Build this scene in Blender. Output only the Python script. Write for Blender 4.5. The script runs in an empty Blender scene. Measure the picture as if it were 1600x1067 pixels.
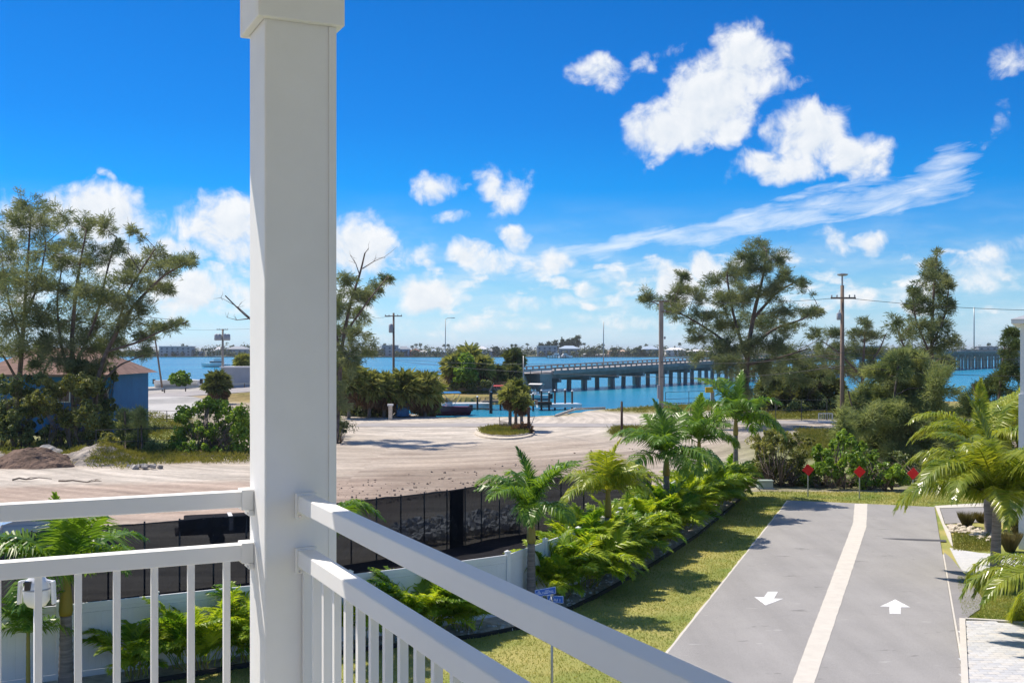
import bpy, bmesh, math, random
import numpy as np
from mathutils import Vector, Matrix
from mathutils.geometry import tessellate_polygon

random.seed(7)
rng = np.random.default_rng(7)
SC = bpy.context.scene
COL = SC.collection
R = math.radians

# ------------------------------------------------------------------ camera
F = 1718.0            # focal length in pixels of the 1600 px wide photograph
EYE = 8.0
HOR = 545.0
cam_d = bpy.data.cameras.new('camera')
cam = bpy.data.objects.new('camera', cam_d)
COL.objects.link(cam)
cam.location = (0, 0, EYE)
cam.rotation_euler = (R(90), 0, 0)
cam_d.sensor_width = 36
cam_d.lens = F / 1600 * 36
cam_d.shift_y = (HOR - 533.5) / 1600
cam_d.clip_start = 0.05
cam_d.clip_end = 20000
SC.camera = cam

SC.view_settings.view_transform = 'Standard'
SC.view_settings.look = 'None'
SC.view_settings.gamma = 1
SC.view_settings.use_curve_mapping = False
SC.view_settings.exposure = 0.42
SC.cycles.max_bounces = 8
SC.cycles.transparent_max_bounces = 12
SC.cycles.use_denoising = True

# ------------------------------------------------------------------ sun
SUN_AZ, SUN_EL = R(-55.1), R(55.8)
S = Vector((math.sin(SUN_AZ) * math.cos(SUN_EL), math.cos(SUN_AZ) * math.cos(SUN_EL), math.sin(SUN_EL)))
sun_d = bpy.data.lights.new('sun', 'SUN')
sun_d.energy = 4.5
sun_d.angle = R(0.53)
sun_d.color = (1.0, 0.90, 0.77)
sun = bpy.data.objects.new('sun', sun_d)
COL.objects.link(sun)
sun.rotation_euler = S.to_track_quat('Z', 'Y').to_euler()
sun.location = (0, 0, 60)

# ------------------------------------------------------------------ world: sky with clouds at infinity
W = bpy.data.worlds.new('World')
SC.world = W
W.use_nodes = True
NT = W.node_tree
for n in list(NT.nodes):
    NT.nodes.remove(n)


class G:
    """small helper that writes shader node maths as expressions"""
    def __init__(s, nt):
        s.nt = nt

    def node(s, typ, **kw):
        n = s.nt.nodes.new(typ)
        for k, v in kw.items():
            setattr(n, k, v)
        return n

    def plug(s, sock, v):
        if hasattr(v, 'is_output'):
            s.nt.links.new(v, sock)
        else:
            sock.default_value = v

    def m(s, op, a, b=0.0, c=0.0, clamp=False):
        n = s.node('ShaderNodeMath', operation=op, use_clamp=clamp)
        s.plug(n.inputs[0], a); s.plug(n.inputs[1], b); s.plug(n.inputs[2], c)
        return n.outputs[0]

    def vec(s, x, y, z):
        n = s.node('ShaderNodeCombineXYZ')
        s.plug(n.inputs[0], x); s.plug(n.inputs[1], y); s.plug(n.inputs[2], z)
        return n.outputs[0]

    def noise(s, v, scale, detail=4, rough=0.55, dist=0.0, out=0):
        n = s.node('ShaderNodeTexNoise')
        s.plug(n.inputs['Vector'], v)
        n.inputs['Scale'].default_value = scale
        n.inputs['Detail'].default_value = detail
        n.inputs['Roughness'].default_value = rough
        n.inputs['Distortion'].default_value = dist
        return n.outputs[out]

    def mapr(s, v, a, b, c=0.0, d=1.0, smooth=False):
        n = s.node('ShaderNodeMapRange')
        n.interpolation_type = 'SMOOTHSTEP' if smooth else 'LINEAR'
        s.plug(n.inputs[0], v); s.plug(n.inputs[1], a); s.plug(n.inputs[2], b)
        s.plug(n.inputs[3], c); s.plug(n.inputs[4], d)
        return n.outputs[0]

    def mix(s, f, a, b, mode='MIX'):
        n = s.node('ShaderNodeMix', data_type='RGBA', blend_type=mode)
        s.plug(n.inputs[0], f); s.plug(n.inputs[6], a); s.plug(n.inputs[7], b)
        return n.outputs[2]


def deg(px, py):
    dx = px - 800.0
    return (math.degrees(math.atan2(dx, F)), math.degrees(math.atan2(HOR - py, math.hypot(F, dx))))


g = G(NT)
tc = g.node('ShaderNodeTexCoord')
sep = g.node('ShaderNodeSeparateXYZ')
NT.links.new(tc.outputs['Generated'], sep.inputs[0])
dx_, dy_, dz_ = sep.outputs
AZ = g.m('MULTIPLY', g.m('ARCTAN2', dx_, dy_), 57.29578)
EL = g.m('MULTIPLY', g.m('ARCSINE', dz_), 57.29578)
P0 = g.vec(AZ, EL, 0.0)
# slow warp so that no cloud keeps an elliptical outline
wn = g.node('ShaderNodeTexNoise'); wn.inputs['Scale'].default_value = 0.42; wn.inputs['Detail'].default_value = 3
NT.links.new(P0, wn.inputs['Vector'])
ws = g.node('ShaderNodeSeparateColor'); NT.links.new(wn.outputs['Color'], ws.inputs[0])
AW = g.m('ADD', AZ, g.m('MULTIPLY', g.m('SUBTRACT', ws.outputs[0], 0.5), 2.4))
EW = g.m('ADD', EL, g.m('MULTIPLY', g.m('SUBTRACT', ws.outputs[1], 0.5), 1.6))

# cumulus seen in the photograph: px, py, half width, half height, tilt (degrees), weight
CUM = [(1165, 105, 62, 60, 0, 1.15), (1110, 160, 85, 68, 20, 1.3), (1045, 200, 66, 48, 15, 1.2),
       (1265, 215, 70, 55, 0, 1.25), (1330, 245, 62, 38, -10, 1.1), (1215, 262, 72, 28, 0, 1.0),
       (935, 110, 48, 28, 0, 0.9), (1008, 103, 20, 16, 0, 0.62), (1040, 90, 26, 9, 15, 0.45),
       (685, 288, 44, 24, 0, 0.85), (785, 298, 46, 34, -20, 0.85), (705, 335, 40, 12, 0, 0.5),
       (560, 385, 70, 46, 0, 1.25), (650, 400, 40, 24, 20, 0.55), (728, 396, 36, 26, 0, 0.9),
       (803, 372, 26, 26, 0, 0.9), (770, 412, 50, 18, 0, 0.7), (850, 412, 44, 20, 10, 0.9),
       (150, 335, 80, 46, 0, 1.25), (205, 312, 26, 26, 20, 0.7), (168, 272, 10, 12, 30, 0.5),
       (345, 350, 64, 50, 0, 1.2), (375, 395, 40, 30, 0, 0.9), (215, 408, 110, 36, 0, 0.9), (300, 460, 95, 36, 0, 1.05),
       (20, 345, 36, 40, 0, 0.9), (664, 466, 56, 28, 0, 1.2), (720, 470, 30, 10, 0, 0.6), (535, 470, 50, 40, 0, 0.8),
       (1100, 415, 26, 28, 0, 1.1), (1055, 448, 36, 40, 0, 1.1), (1120, 460, 34, 30, 0, 0.8),
       (1362, 386, 22, 20, 0, 0.85), (1312, 378, 24, 26, 0, 0.45), (1582, 95, 34, 22, 20, 0.62),
       (1555, 195, 12, 24, -20, 0.42), (915, 452, 32, 16, 0, 0.7), (1340, 458, 30, 16, 0, 0.7), (840, 475, 60, 14, 0, 0.65),
       (990, 425, 50, 14, 15, 0.4), (1560, 400, 60, 20, 10, 0.55), (1520, 440, 80, 18, 0, 0.5), (1240, 130, 16, 8, 0, 0.35),
       (760, 505, 120, 12, 0, 0.45), (950, 500, 120, 12, 0, 0.45), (600, 520, 120, 9, 0, 0.35)]
base = None
low = None
for (px, py, rw, rh, tilt, w) in CUM:
    a, e = deg(px, py)
    ra, re = rw * 0.0333 * 1.16, rh * 0.0333 * 1.16
    ct, st = math.cos(R(tilt)), math.sin(R(tilt))
    u = g.m('SUBTRACT', AW, a)
    v = g.m('SUBTRACT', EW, e)
    p = g.m('ADD', g.m('MULTIPLY', u, ct / ra), g.m('MULTIPLY', v, st / ra))
    q = g.m('ADD', g.m('MULTIPLY', u, -st / re), g.m('MULTIPLY', v, ct / re))
    r2 = g.m('ADD', g.m('MULTIPLY', p, p), g.m('MULTIPLY', q, q))
    val = g.m('MULTIPLY_ADD', r2, -w, w)
    lo = g.m('MULTIPLY_ADD', q, -0.5, val)
    base = val if base is None else g.m('MAXIMUM', base, val)
    low = lo if low is None else g.m('MAXIMUM', low, lo)
base = g.m('MAXIMUM', base, -1.2)
# clouds go on outside the frame; unseen cover added to whiten fill light
nlow = g.noise(g.vec(g.m('MULTIPLY', AZ, 0.07), g.m('MULTIPLY', EL, 0.13), 3.0), 1.0, 2)
outside = g.m('MAXIMUM', g.mapr(g.m('ABSOLUTE', AZ), 25, 31, smooth=True), g.mapr(EL, 19, 25, smooth=True))
band = g.mapr(EL, 0.0, 9.0, 0.34, 0.0)
genc = g.m('SUBTRACT', g.m('ADD', g.m('MULTIPLY', g.m('SUBTRACT', nlow, 0.53), 4.5), band), g.m('MULTIPLY', g.m('SUBTRACT', 1.0, outside), 2.0))
base = g.m('MAXIMUM', base, genc)
# rows of small far clouds above the horizon, all the way round
nrow = g.noise(g.vec(g.m('MULTIPLY', AZ, 0.42), g.m('MULTIPLY', EL, 1.0), 5.0), 1.0, 3, 0.5)
rowm = g.m('MULTIPLY', g.mapr(EL, 0.8, 2.0, smooth=True), g.mapr(EL, 4.2, 6.8, 1.0, 0.0, smooth=True))
rowc = g.m('SUBTRACT', g.m('MULTIPLY', g.m('SUBTRACT', nrow, 0.49), 4.5), g.m('MULTIPLY', g.m('SUBTRACT', 1.0, rowm), 2.0))
base = g.m('MAXIMUM', base, g.m('MINIMUM', rowc, 0.62))
det = g.noise(P0, 0.62, 9, 0.6, 0.35)
det2 = g.noise(g.vec(g.m('ADD', AZ, -0.28), g.m('ADD', EL, 0.36), 0.0), 0.62, 9, 0.6, 0.35)
dens = g.m('ADD', base, g.m('MULTIPLY', g.m('SUBTRACT', det, 0.52), 2.6))
alpha_c = g.mapr(dens, 0.0, 0.95, smooth=True)
# high streaks (cirrus)
CIR = [(1010, 378, 185, 16, 6, 1.0), (1190, 345, 200, 20, 9, 1.05), (1400, 308, 130, 24, 12, 1.0), (1478, 265, 55, 26, 30, 0.9), (1290, 300, 90, 10, 6, .7), (880, 395, 120, 12, 4, 0.55),
       (960, 420, 150, 10, 3, 0.4), (1150, 470, 260, 22, 2, 0.4)]
cb = None
for (px, py, rw, rh, tilt, w) in CIR:
    a, e = deg(px, py)
    ra, re = rw * 0.0333, rh * 0.0333
    ct, st = math.cos(R(tilt)), math.sin(R(tilt))
    u = g.m('SUBTRACT', AZ, a)
    v = g.m('SUBTRACT', EW, e)
    p = g.m('ADD', g.m('MULTIPLY', u, ct / ra), g.m('MULTIPLY', v, st / ra))
    q = g.m('ADD', g.m('MULTIPLY', u, -st / re), g.m('MULTIPLY', v, ct / re))
    val = g.m('MULTIPLY_ADD', g.m('ADD', g.m('MULTIPLY', p, p), g.m('MULTIPLY', q, q)), -w, w)
    cb = val if cb is None else g.m('MAXIMUM', cb, val)
cu = g.m('ADD', g.m('MULTIPLY', AZ, 0.985), g.m('MULTIPLY', EL, 0.17))
cv = g.m('ADD', g.m('MULTIPLY', AZ, -0.17), g.m('MULTIPLY', EL, 0.985))
cn = g.noise(g.vec(g.m('MULTIPLY', cu, 0.35), g.m('MULTIPLY', cv, 1.9), 7.0), 1.0, 8, 0.62, 0.6)
alpha_i = g.mapr(g.m('ADD', g.m('MAXIMUM', cb, -1.0), g.m('MULTIPLY', g.m('SUBTRACT', cn, 0.52), 3.0)), 0.05, 1.5, 0.0, 0.80)
# faint veil that thickens to the horizon
veiln = g.noise(g.vec(g.m('MULTIPLY', AZ, 0.22), g.m('MULTIPLY', EL, 0.75), 11.0), 1.0, 7, 0.58)
veil = g.m('MULTIPLY', g.mapr(veiln, 0.40, 0.72, 0.0, 1.0, smooth=True), g.mapr(EL, 0.5, 8.5, 0.75, 0.0, smooth=True))

sky = g.node('ShaderNodeTexSky', sky_type='NISHITA')
sky.sun_disc = False
sky.sun_elevation = SUN_EL
sky.sun_rotation = SUN_AZ
sky.air_density = 1.0
sky.dust_density = 0.35
sky.ozone_density = 2.2
SKY_S = 0.13
# sky tint by height: deep sea-air blue, unseen upper part paled for neutral fill
ramp = g.node('ShaderNodeValToRGB')
ramp.color_ramp.elements.remove(ramp.color_ramp.elements[0])
STOPS = [(0.2, (0.50, 0.75, 1.20)), (1.5, (0.43, 0.66, 1.0)), (3.2, (0.33, 0.58, 0.86)), (4.8, (0.20, 0.49, 0.83)), (8.2, (0.034, 0.39, 0.80)), (11.5, (0.029, 0.336, 0.74)), (18.0, (0.026, 0.31, 0.68)), (32.0, (0.13, 0.42, 0.74)), (58.0, (0.45, 0.62, 0.85))]
for k, (e_, c_) in enumerate(STOPS):
    el = ramp.color_ramp.elements[0] if k == 0 else ramp.color_ramp.elements.new(e_ / 60)
    el.position = e_ / 60
    el.color = tuple(x / 2 for x in c_) + (1,)
NT.links.new(g.m('DIVIDE', g.m('ABSOLUTE', EL), 60.0), ramp.inputs[0])
skyc = g.mix(1.0, g.mix(1.0, sky.outputs[0], ramp.outputs[0], 'MULTIPLY'), (2, 2, 2, 1), 'MULTIPLY')
shade = g.m('ADD', g.m('MULTIPLY', g.m('SUBTRACT', det, det2), 1.5), g.mapr(low, 0.5, 2.0, 0.10, -0.42))
shade = g.m('ADD', shade, 0.62, clamp=True)
ccol = g.mix(shade, (4.1, 4.55, 5.1, 1), (5.75, 5.8, 5.85, 1))
c1 = g.mix(veil, skyc, (4.1, 4.9, 5.5, 1))
c2 = g.mix(alpha_i, c1, (5.3, 5.7, 6.1, 1))
c3 = g.mix(g.m('MULTIPLY', alpha_c, 0.97), c2, ccol)
bg = g.node('ShaderNodeBackground')
bg.inputs['Strength'].default_value = SKY_S
NT.links.new(c3, bg.inputs['Color'])
wo = g.node('ShaderNodeOutputWorld')
NT.links.new(bg.outputs[0], wo.inputs['Surface'])
W.cycles.sampling_method = 'MANUAL'
W.cycles.sample_map_resolution = 1024

# ------------------------------------------------------------------ helpers
OFF = {}


def PW(px, py, D):
    """the point at depth D that the photograph shows at (px, py)"""
    return np.array(((px - 800.0) / F * D, D, EYE - (py - HOR) / F * D))


def PG(px, py, z=0.0):
    """the point of the level z that the photograph shows at (px, py)"""
    D = (EYE - z) * F / (py - HOR)
    return np.array(((px - 800.0) / F * D, D, z))


class MB:
    def __init__(s):
        s.v = []; s.n = 0; s.t = []; s.q = []

    def add(s, verts, tris=None, quads=None):
        verts = np.asarray(verts, dtype=np.float64).reshape(-1, 3)
        if tris is not None and len(tris):
            s.t.append(np.asarray(tris, dtype=np.int64).reshape(-1, 3) + s.n)
        if quads is not None and len(quads):
            s.q.append(np.asarray(quads, dtype=np.int64).reshape(-1, 4) + s.n)
        s.v.append(verts); s.n += len(verts)
        return s

    def tris(s, T):
        T = np.asarray(T).reshape(-1, 3)
        return s.add(T, tris=np.arange(len(T)).reshape(-1, 3))

    def quads(s, Q):
        Q = np.asarray(Q).reshape(-1, 3)
        return s.add(Q, quads=np.arange(len(Q)).reshape(-1, 4))

    def box(s, c, size, rz=0.0, M=None):
        sx, sy, sz = [k / 2.0 for k in size]
        p = np.array([(x, y, z) for z in (-sz, sz) for y in (-sy, sy) for x in (-sx, sx)])
        if M is not None:
            p = p @ np.array(M).T
        if rz:
            cr, sr = math.cos(rz), math.sin(rz)
            p = np.stack([p[:, 0] * cr - p[:, 1] * sr, p[:, 0] * sr + p[:, 1] * cr, p[:, 2]], 1)
        p = p + np.asarray(c, dtype=float)
        return s.add(p, quads=[(0, 2, 3, 1), (4, 5, 7, 6), (0, 1, 5, 4), (2, 6, 7, 3), (0, 4, 6, 2), (1, 3, 7, 5)])

    def beam(s, a, b, w, h):
        """box bar from a to b, width w (level), height h"""
        a = np.asarray(a, float); b = np.asarray(b, float)
        d = b - a; L = np.linalg.norm(d); d = d / L
        side = np.cross(d, (0, 0, 1.0)); n = np.linalg.norm(side)
        side = side / n if n > 1e-4 else np.array((1.0, 0, 0))
        up = np.cross(side, d)
        M = np.stack([d, side, up], 1)
        return s.box((a + b) / 2, (L, w, h), M=M)

    def tube(s, pts, rad, n=6, cap=True):
        pts = np.asarray(pts, float)
        k = len(pts)
        rad = np.broadcast_to(np.asarray(rad, float), (k,))
        tan = np.gradient(pts, axis=0)
        tan /= np.linalg.norm(tan, axis=1)[:, None] + 1e-9
        ref = np.array((0, 0, 1.0)) if abs(tan[0][2]) < 0.9 else np.array((1.0, 0, 0))
        A = np.cross(tan, ref); A /= np.linalg.norm(A, axis=1)[:, None] + 1e-9
        B = np.cross(tan, A)
        th = np.arange(n) / n * 2 * math.pi
        ring = (A[:, None, :] * np.cos(th)[None, :, None] + B[:, None, :] * np.sin(th)[None, :, None]) * rad[:, None, None] + pts[:, None, :]
        idx = np.arange(k * n).reshape(k, n)
        a = idx[:-1]; b = idx[1:]
        q = np.stack([a, np.roll(a, -1, 1), np.roll(b, -1, 1), b], -1).reshape(-1, 4)
        tr = []
        if cap and n > 2:
            for j in range(1, n - 1):
                tr.append((idx[0, 0], idx[0, j + 1], idx[0, j]))
                tr.append((idx[-1, 0], idx[-1, j], idx[-1, j + 1]))
        return s.add(ring.reshape(-1, 3), tris=tr, quads=q)

    def lathe(s, c, prof, n=12):
        """prof: list of (radius, z)"""
        c = np.asarray(c, float)
        return s.tube_z(c, prof, n)

    def tube_z(s, c, prof, n):
        th = np.arange(n) / n * 2 * math.pi
        ring = np.array([[(r * math.cos(t), r * math.sin(t), z) for t in th] for (r, z) in prof]) + c
        k = len(prof)
        idx = np.arange(k * n).reshape(k, n)
        a = idx[:-1]; b = idx[1:]
        q = np.stack([a, np.roll(a, -1, 1), np.roll(b, -1, 1), b], -1).reshape(-1, 4)
        tr = []
        for j in range(1, n - 1):
            tr.append((idx[0, 0], idx[0, j + 1], idx[0, j]))
            tr.append((idx[-1, 0], idx[-1, j], idx[-1, j + 1]))
        return s.add(ring.reshape(-1, 3), tris=tr, quads=q)

    def poly(s, pts, z0, z1=None):
        """flat polygon at z0, or prism from z0 (bottom) to z1 (top)"""
        pts = [Vector((p[0], p[1], 0)) for p in pts]
        area = sum(pts[i].x * pts[(i + 1) % len(pts)].y - pts[(i + 1) % len(pts)].x * pts[i].y for i in range(len(pts)))
        if area < 0:
            pts = pts[::-1]
        tri = []
        for (i, j, k) in tessellate_polygon([pts]):
            a_, b_, c_ = pts[i], pts[j], pts[k]
            if (b_.x - a_.x) * (c_.y - a_.y) - (b_.y - a_.y) * (c_.x - a_.x) < 0:
                j, k = k, j
            tri.append((i, j, k))
        top = z0 if z1 is None else z1
        n = len(pts)
        V = [(p.x, p.y, top) for p in pts]
        s.add(V, tris=tri)
        if z1 is not None:
            V2 = [(p.x, p.y, z0) for p in pts] + [(p.x, p.y, z1) for p in pts]
            s.add(V2, quads=[(i, (i + 1) % n, n + (i + 1) % n, n + i) for i in range(n)])
        return s

    def mesh(s, name, off=(0, 0, 0), smooth=False):
        v = np.concatenate(s.v) - np.asarray(off, float)
        t = np.concatenate(s.t) if s.t else np.zeros((0, 3), int)
        q = np.concatenate(s.q) if s.q else np.zeros((0, 4), int)
        me = bpy.data.meshes.new(name)
        me.vertices.add(len(v)); me.vertices.foreach_set('co', v.astype(np.float32).ravel())
        loops = np.concatenate([t.ravel(), q.ravel()]).astype(np.int32)
        me.loops.add(len(loops)); me.loops.foreach_set('vertex_index', loops)
        st = np.concatenate([np.arange(len(t)) * 3, len(t) * 3 + np.arange(len(q)) * 4]).astype(np.int32)
        me.polygons.add(len(st)); me.polygons.foreach_set('loop_start', st)
        me.polygons.foreach_set('use_smooth', np.full(len(st), bool(smooth)))
        me.update(calc_edges=True)
        me.validate()
        return me

    def build(s, name, mat, parent=None, smooth=False, bevel=0.0, local=False):
        off = (0, 0, 0)
        if parent is not None and not local:
            off = OFF.get(parent.name, (0, 0, 0))
        me = s.mesh(name, off, smooth)
        if mat is not None:
            me.materials.append(mat)
        o = bpy.data.objects.new(name, me)
        COL.objects.link(o)
        if parent is not None:
            o.parent = parent
        OFF[o.name] = off
        if bevel:
            b = o.modifiers.new('bevel', 'BEVEL')
            b.width = bevel; b.segments = 2; b.limit_method = 'ANGLE'; b.angle_limit = R(40)
        return o


def tag(o, label=None, cat=None, group=None, kind=None):
    if label: o['label'] = label
    if cat: o['category'] = cat
    if group: o['group'] = group
    if kind: o['kind'] = kind
    return o


def thing(name, loc, label, cat, group=None):
    o = bpy.data.objects.new(name, None)
    COL.objects.link(o)
    o.location = loc
    o.empty_display_size = 0.3
    OFF[o.name] = tuple(loc)
    return tag(o, label, cat, group)


def place(name, me, parent, loc, rot=(0, 0, 0), scale=1.0):
    """a part that shares its mesh with its like (loc relative to the parent)"""
    o = bpy.data.objects.new(name, me)
    COL.objects.link(o)
    o.parent = parent
    o.location = loc
    o.rotation_euler = rot
    o.scale = (scale, scale, scale) if not hasattr(scale, '__len__') else scale
    return o


# ------------------------------------------------------------------ materials
def mat(name, col, rough=0.7, var=0.0, scale=3.0, bump=0.0, bscale=40.0, col2=None, spec=0.3, metal=0.0, coord='Object', detail=5, stretch=None, bdist=0.02):
    m = bpy.data.materials.new(name)
    m.use_nodes = True
    nt = m.node_tree
    b = nt.nodes['Principled BSDF']
    b.inputs['Roughness'].default_value = rough
    b.inputs['Specular IOR Level'].default_value = spec
    b.inputs['Metallic'].default_value = metal
    gg = G(nt)
    col = tuple(col) + (1,)
    t = gg.node('ShaderNodeTexCoord').outputs[coord]
    if stretch:
        mp = gg.node('ShaderNodeMapping')
        nt.links.new(t, mp.inputs[0])
        mp.inputs['Scale'].default_value = stretch
        t = mp.outputs[0]
    if var or col2:
        n = gg.noise(t, scale, detail, 0.6)
        c2 = tuple(col2) + (1,) if col2 else tuple(min(1, max(0, c * (1 - var))) for c in col[:3]) + (1,)
        c1 = col if col2 else tuple(min(1, c * (1 + var * 0.6)) for c in col[:3]) + (1,)
        f = gg.mapr(n, 0.34, 0.66)
        nt.links.new(gg.mix(f, c1, c2), b.inputs['Base Color'])
    else:
        b.inputs['Base Color'].default_value = col
    if bump:
        bn = gg.noise(t, bscale, 4, 0.6)
        bu = gg.node('ShaderNodeBump')
        bu.inputs['Strength'].default_value = bump
        bu.inputs['Distance'].default_value = bdist
        nt.links.new(bn, bu.inputs['Height'])
        nt.links.new(bu.outputs[0], b.inputs['Normal'])
    return m


def leafmat(name, col, col2, trans=0.35, rough=0.45, scale=1.5, tcol=None, spec=0.4, obvar=0.25):
    """leaves: two greens in clumps, a little light comes through"""
    m = bpy.data.materials.new(name)
    m.use_nodes = True
    nt = m.node_tree
    b = nt.nodes['Principled BSDF']
    out = nt.nodes['Material Output']
    gg = G(nt)
    b.inputs['Roughness'].default_value = rough
    b.inputs['Specular IOR Level'].default_value = spec
    geo = gg.node('ShaderNodeNewGeometry')
    n = gg.noise(geo.outputs['Position'], scale, 3, 0.6)
    oi = gg.node('ShaderNodeObjectInfo')
    isl = gg.m('ADD', gg.m('MULTIPLY', geo.outputs['Random Per Island'], 0.55), gg.m('MULTIPLY', gg.m('SUBTRACT', oi.outputs['Random'], 0.5), obvar))
    f = gg.m('ADD', gg.mapr(n, 0.3, 0.7, -0.25, 0.7), isl, clamp=True)
    c = gg.mix(f, tuple(col) + (1,), tuple(col2) + (1,))
    nt.links.new(c, b.inputs['Base Color'])
    tr = gg.node('ShaderNodeBsdfTranslucent')
    tcc = gg.mix(1.0, c, tuple(tcol or (1.5, 1.35, 0.6)) + (1,), 'MULTIPLY')
    nt.links.new(tcc, tr.inputs['Color'])
    mx = gg.node('ShaderNodeMixShader')
    mx.inputs[0].default_value = trans
    nt.links.new(b.outputs[0], mx.inputs[1]); nt.links.new(tr.outputs[0], mx.inputs[2])
    nt.links.new(mx.outputs[0], out.inputs['Surface'])
    return m


M = {}
M['vinyl'] = mat('white_painted_rail', (0.86, 0.86, 0.85), 0.5, var=0.03, scale=3, spec=0.3)
M['post'] = mat('white_post_paint', (0.86, 0.865, 0.865), 0.5, var=0.03, scale=5, bump=0.12, bscale=260, bdist=0.002)
M['stucco'] = mat('white_stucco', (0.78, 0.77, 0.75), 0.8, var=0.05, scale=2, bump=0.3, bscale=120)
M['decking'] = mat('balcony_floor', (0.55, 0.54, 0.52), 0.7, var=0.08, scale=3)
M['fence_vinyl'] = mat('white_fence_vinyl', (0.79, 0.80, 0.80), 0.4, var=0.05, scale=0.9)
M['steel'] = mat('galvanised_steel', (0.36, 0.38, 0.38), 0.45, var=0.15, scale=6, metal=0.6)
M['dark_steel'] = mat('dark_steel', (0.05, 0.055, 0.06), 0.5, var=0.2, scale=4)
M['chrome'] = mat('screw_steel', (0.6, 0.6, 0.62), 0.25, metal=0.9)
M['asphalt'] = mat('asphalt', (0.285, 0.275, 0.27), 0.9, var=0.10, scale=0.9, bump=0.35, bscale=90, detail=9)
M['asphalt_far'] = mat('worn_asphalt', (0.34, 0.32, 0.31), 0.9, var=0.15, scale=0.5, bump=0.1, bscale=8)
M['concrete'] = mat('pale_concrete', (0.60, 0.565, 0.50), 0.85, var=0.06, scale=2.5, bump=0.25, bscale=60, detail=8)
M['concrete_far'] = mat('bridge_concrete', (0.35, 0.31, 0.27), 0.85, var=0.25, scale=0.5, detail=8)
M['paint'] = mat('white_road_paint', (0.82, 0.82, 0.81), 0.7, col2=(0.60, 0.60, 0.59), scale=7, detail=9)
M['tar'] = mat('tar', (0.09, 0.09, 0.095), 0.7, var=0.2, scale=5)  # dark tone for the cast shadow painted across the drive
M['soil'] = mat('bed_soil', (0.48, 0.43, 0.38), 0.95, var=0.35, scale=3, bump=0.6, bscale=25, detail=9)
M['edging'] = mat('black_edging', (0.02, 0.02, 0.022), 0.5)
M['wood'] = mat('weathered_wood', (0.22, 0.17, 0.13), 0.85, var=0.35, scale=5, stretch=(6, 6, 0.5))
M['wood_dark'] = mat('dark_wet_wood', (0.08, 0.05, 0.04), 0.8, var=0.3, scale=4)
M['pole_wood'] = mat('utility_pole_wood', (0.23, 0.17, 0.13), 0.85, var=0.3, scale=4, stretch=(6, 6, 0.4))
M['bark'] = mat('casuarina_bark', (0.17, 0.13, 0.105), 0.9, var=0.45, scale=2.5, bump=0.5, bscale=18, detail=7)
M['palm_trunk'] = mat('palm_trunk', (0.24, 0.21, 0.19), 0.85, var=0.35, scale=2, stretch=(1, 1, 9), bump=0.5, bscale=9)
M['coco_trunk'] = mat('coconut_trunk', (0.36, 0.29, 0.24), 0.85, var=0.4, scale=2, stretch=(1, 1, 10), bump=0.5, bscale=10)
M['crownshaft'] = mat('yellow_crownshaft', (0.36, 0.24, 0.035), 0.5, col2=(0.22, 0.20, 0.04), scale=1.5, stretch=(2, 2, 0.6))
M['crownshaft_green'] = mat('green_crownshaft', (0.22, 0.24, 0.07), 0.5, col2=(0.36, 0.24, 0.06), scale=1.5, stretch=(2, 2, 0.6))
M['royal'] = leafmat('royal_palm_leaf', (0.06, 0.16, 0.02), (0.22, 0.36, 0.045), 0.42, 0.34, 1.2)
M['royal_yellow'] = leafmat('yellowing_palm_leaf', (0.16, 0.25, 0.025), (0.42, 0.46, 0.05), 0.44, 0.38, 1.2)
M['areca'] = leafmat('areca_leaf', (0.12, 0.26, 0.024), (0.48, 0.58, 0.055), 0.50, 0.36, 1.0, obvar=0.7)
M['coco'] = leafmat('coconut_leaf', (0.12, 0.21, 0.022), (0.42, 0.46, 0.06), 0.44, 0.28, 1.3, spec=0.6)
M['fan'] = leafmat('fan_palm_leaf', (0.09, 0.14, 0.035), (0.42, 0.44, 0.17), 0.28, 0.35, 0.8)
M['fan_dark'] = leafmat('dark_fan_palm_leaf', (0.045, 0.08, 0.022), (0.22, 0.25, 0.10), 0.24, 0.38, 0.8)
M['dead_frond'] = leafmat('dead_palm_frond', (0.15, 0.09, 0.05), (0.30, 0.20, 0.11), 0.15, 0.8, 1.0, tcol=(1, 0.8, 0.6))
M['needle'] = leafmat('casuarina_needle', (0.09, 0.14, 0.065), (0.34, 0.36, 0.19), 0.36, 0.65, 0.5, tcol=(1.2, 1.2, 0.7))
M['needle_green'] = leafmat('young_casuarina_needle', (0.14, 0.21, 0.075), (0.44, 0.47, 0.22), 0.40, 0.65, 0.6, tcol=(1.2, 1.2, 0.7))
M['needle_dark'] = leafmat('dark_casuarina_needle', (0.04, 0.085, 0.035), (0.16, 0.21, 0.08), 0.28, 0.65, 0.6)
M['bush'] = leafmat('sea_grape_leaf', (0.07, 0.17, 0.024), (0.32, 0.47, 0.07), 0.38, 0.4, 0.9)
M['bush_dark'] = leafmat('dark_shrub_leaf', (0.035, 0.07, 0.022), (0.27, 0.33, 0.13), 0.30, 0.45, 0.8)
M['bush_olive'] = leafmat('olive_shrub_leaf', (0.07, 0.11, 0.025), (0.36, 0.37, 0.12), 0.34, 0.45, 1.0)
M['far_tree'] = leafmat('far_tree_leaf', (0.05, 0.075, 0.04), (0.12, 0.15, 0.07), 0.15, 0.7, 0.05)
M['grass_blade'] = leafmat('lawn_blade', (0.15, 0.235, 0.03), (0.44, 0.40, 0.11), 0.3, 0.6, 0.35, obvar=0.0)
M['weed'] = leafmat('wild_grass_blade', (0.12, 0.16, 0.025), (0.32, 0.30, 0.08), 0.3, 0.6, 0.25, obvar=0.0)
M['ornamental'] = leafmat('ornamental_grass', (0.10, 0.10, 0.03), (0.25, 0.21, 0.09), 0.3, 0.6, 2)
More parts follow.
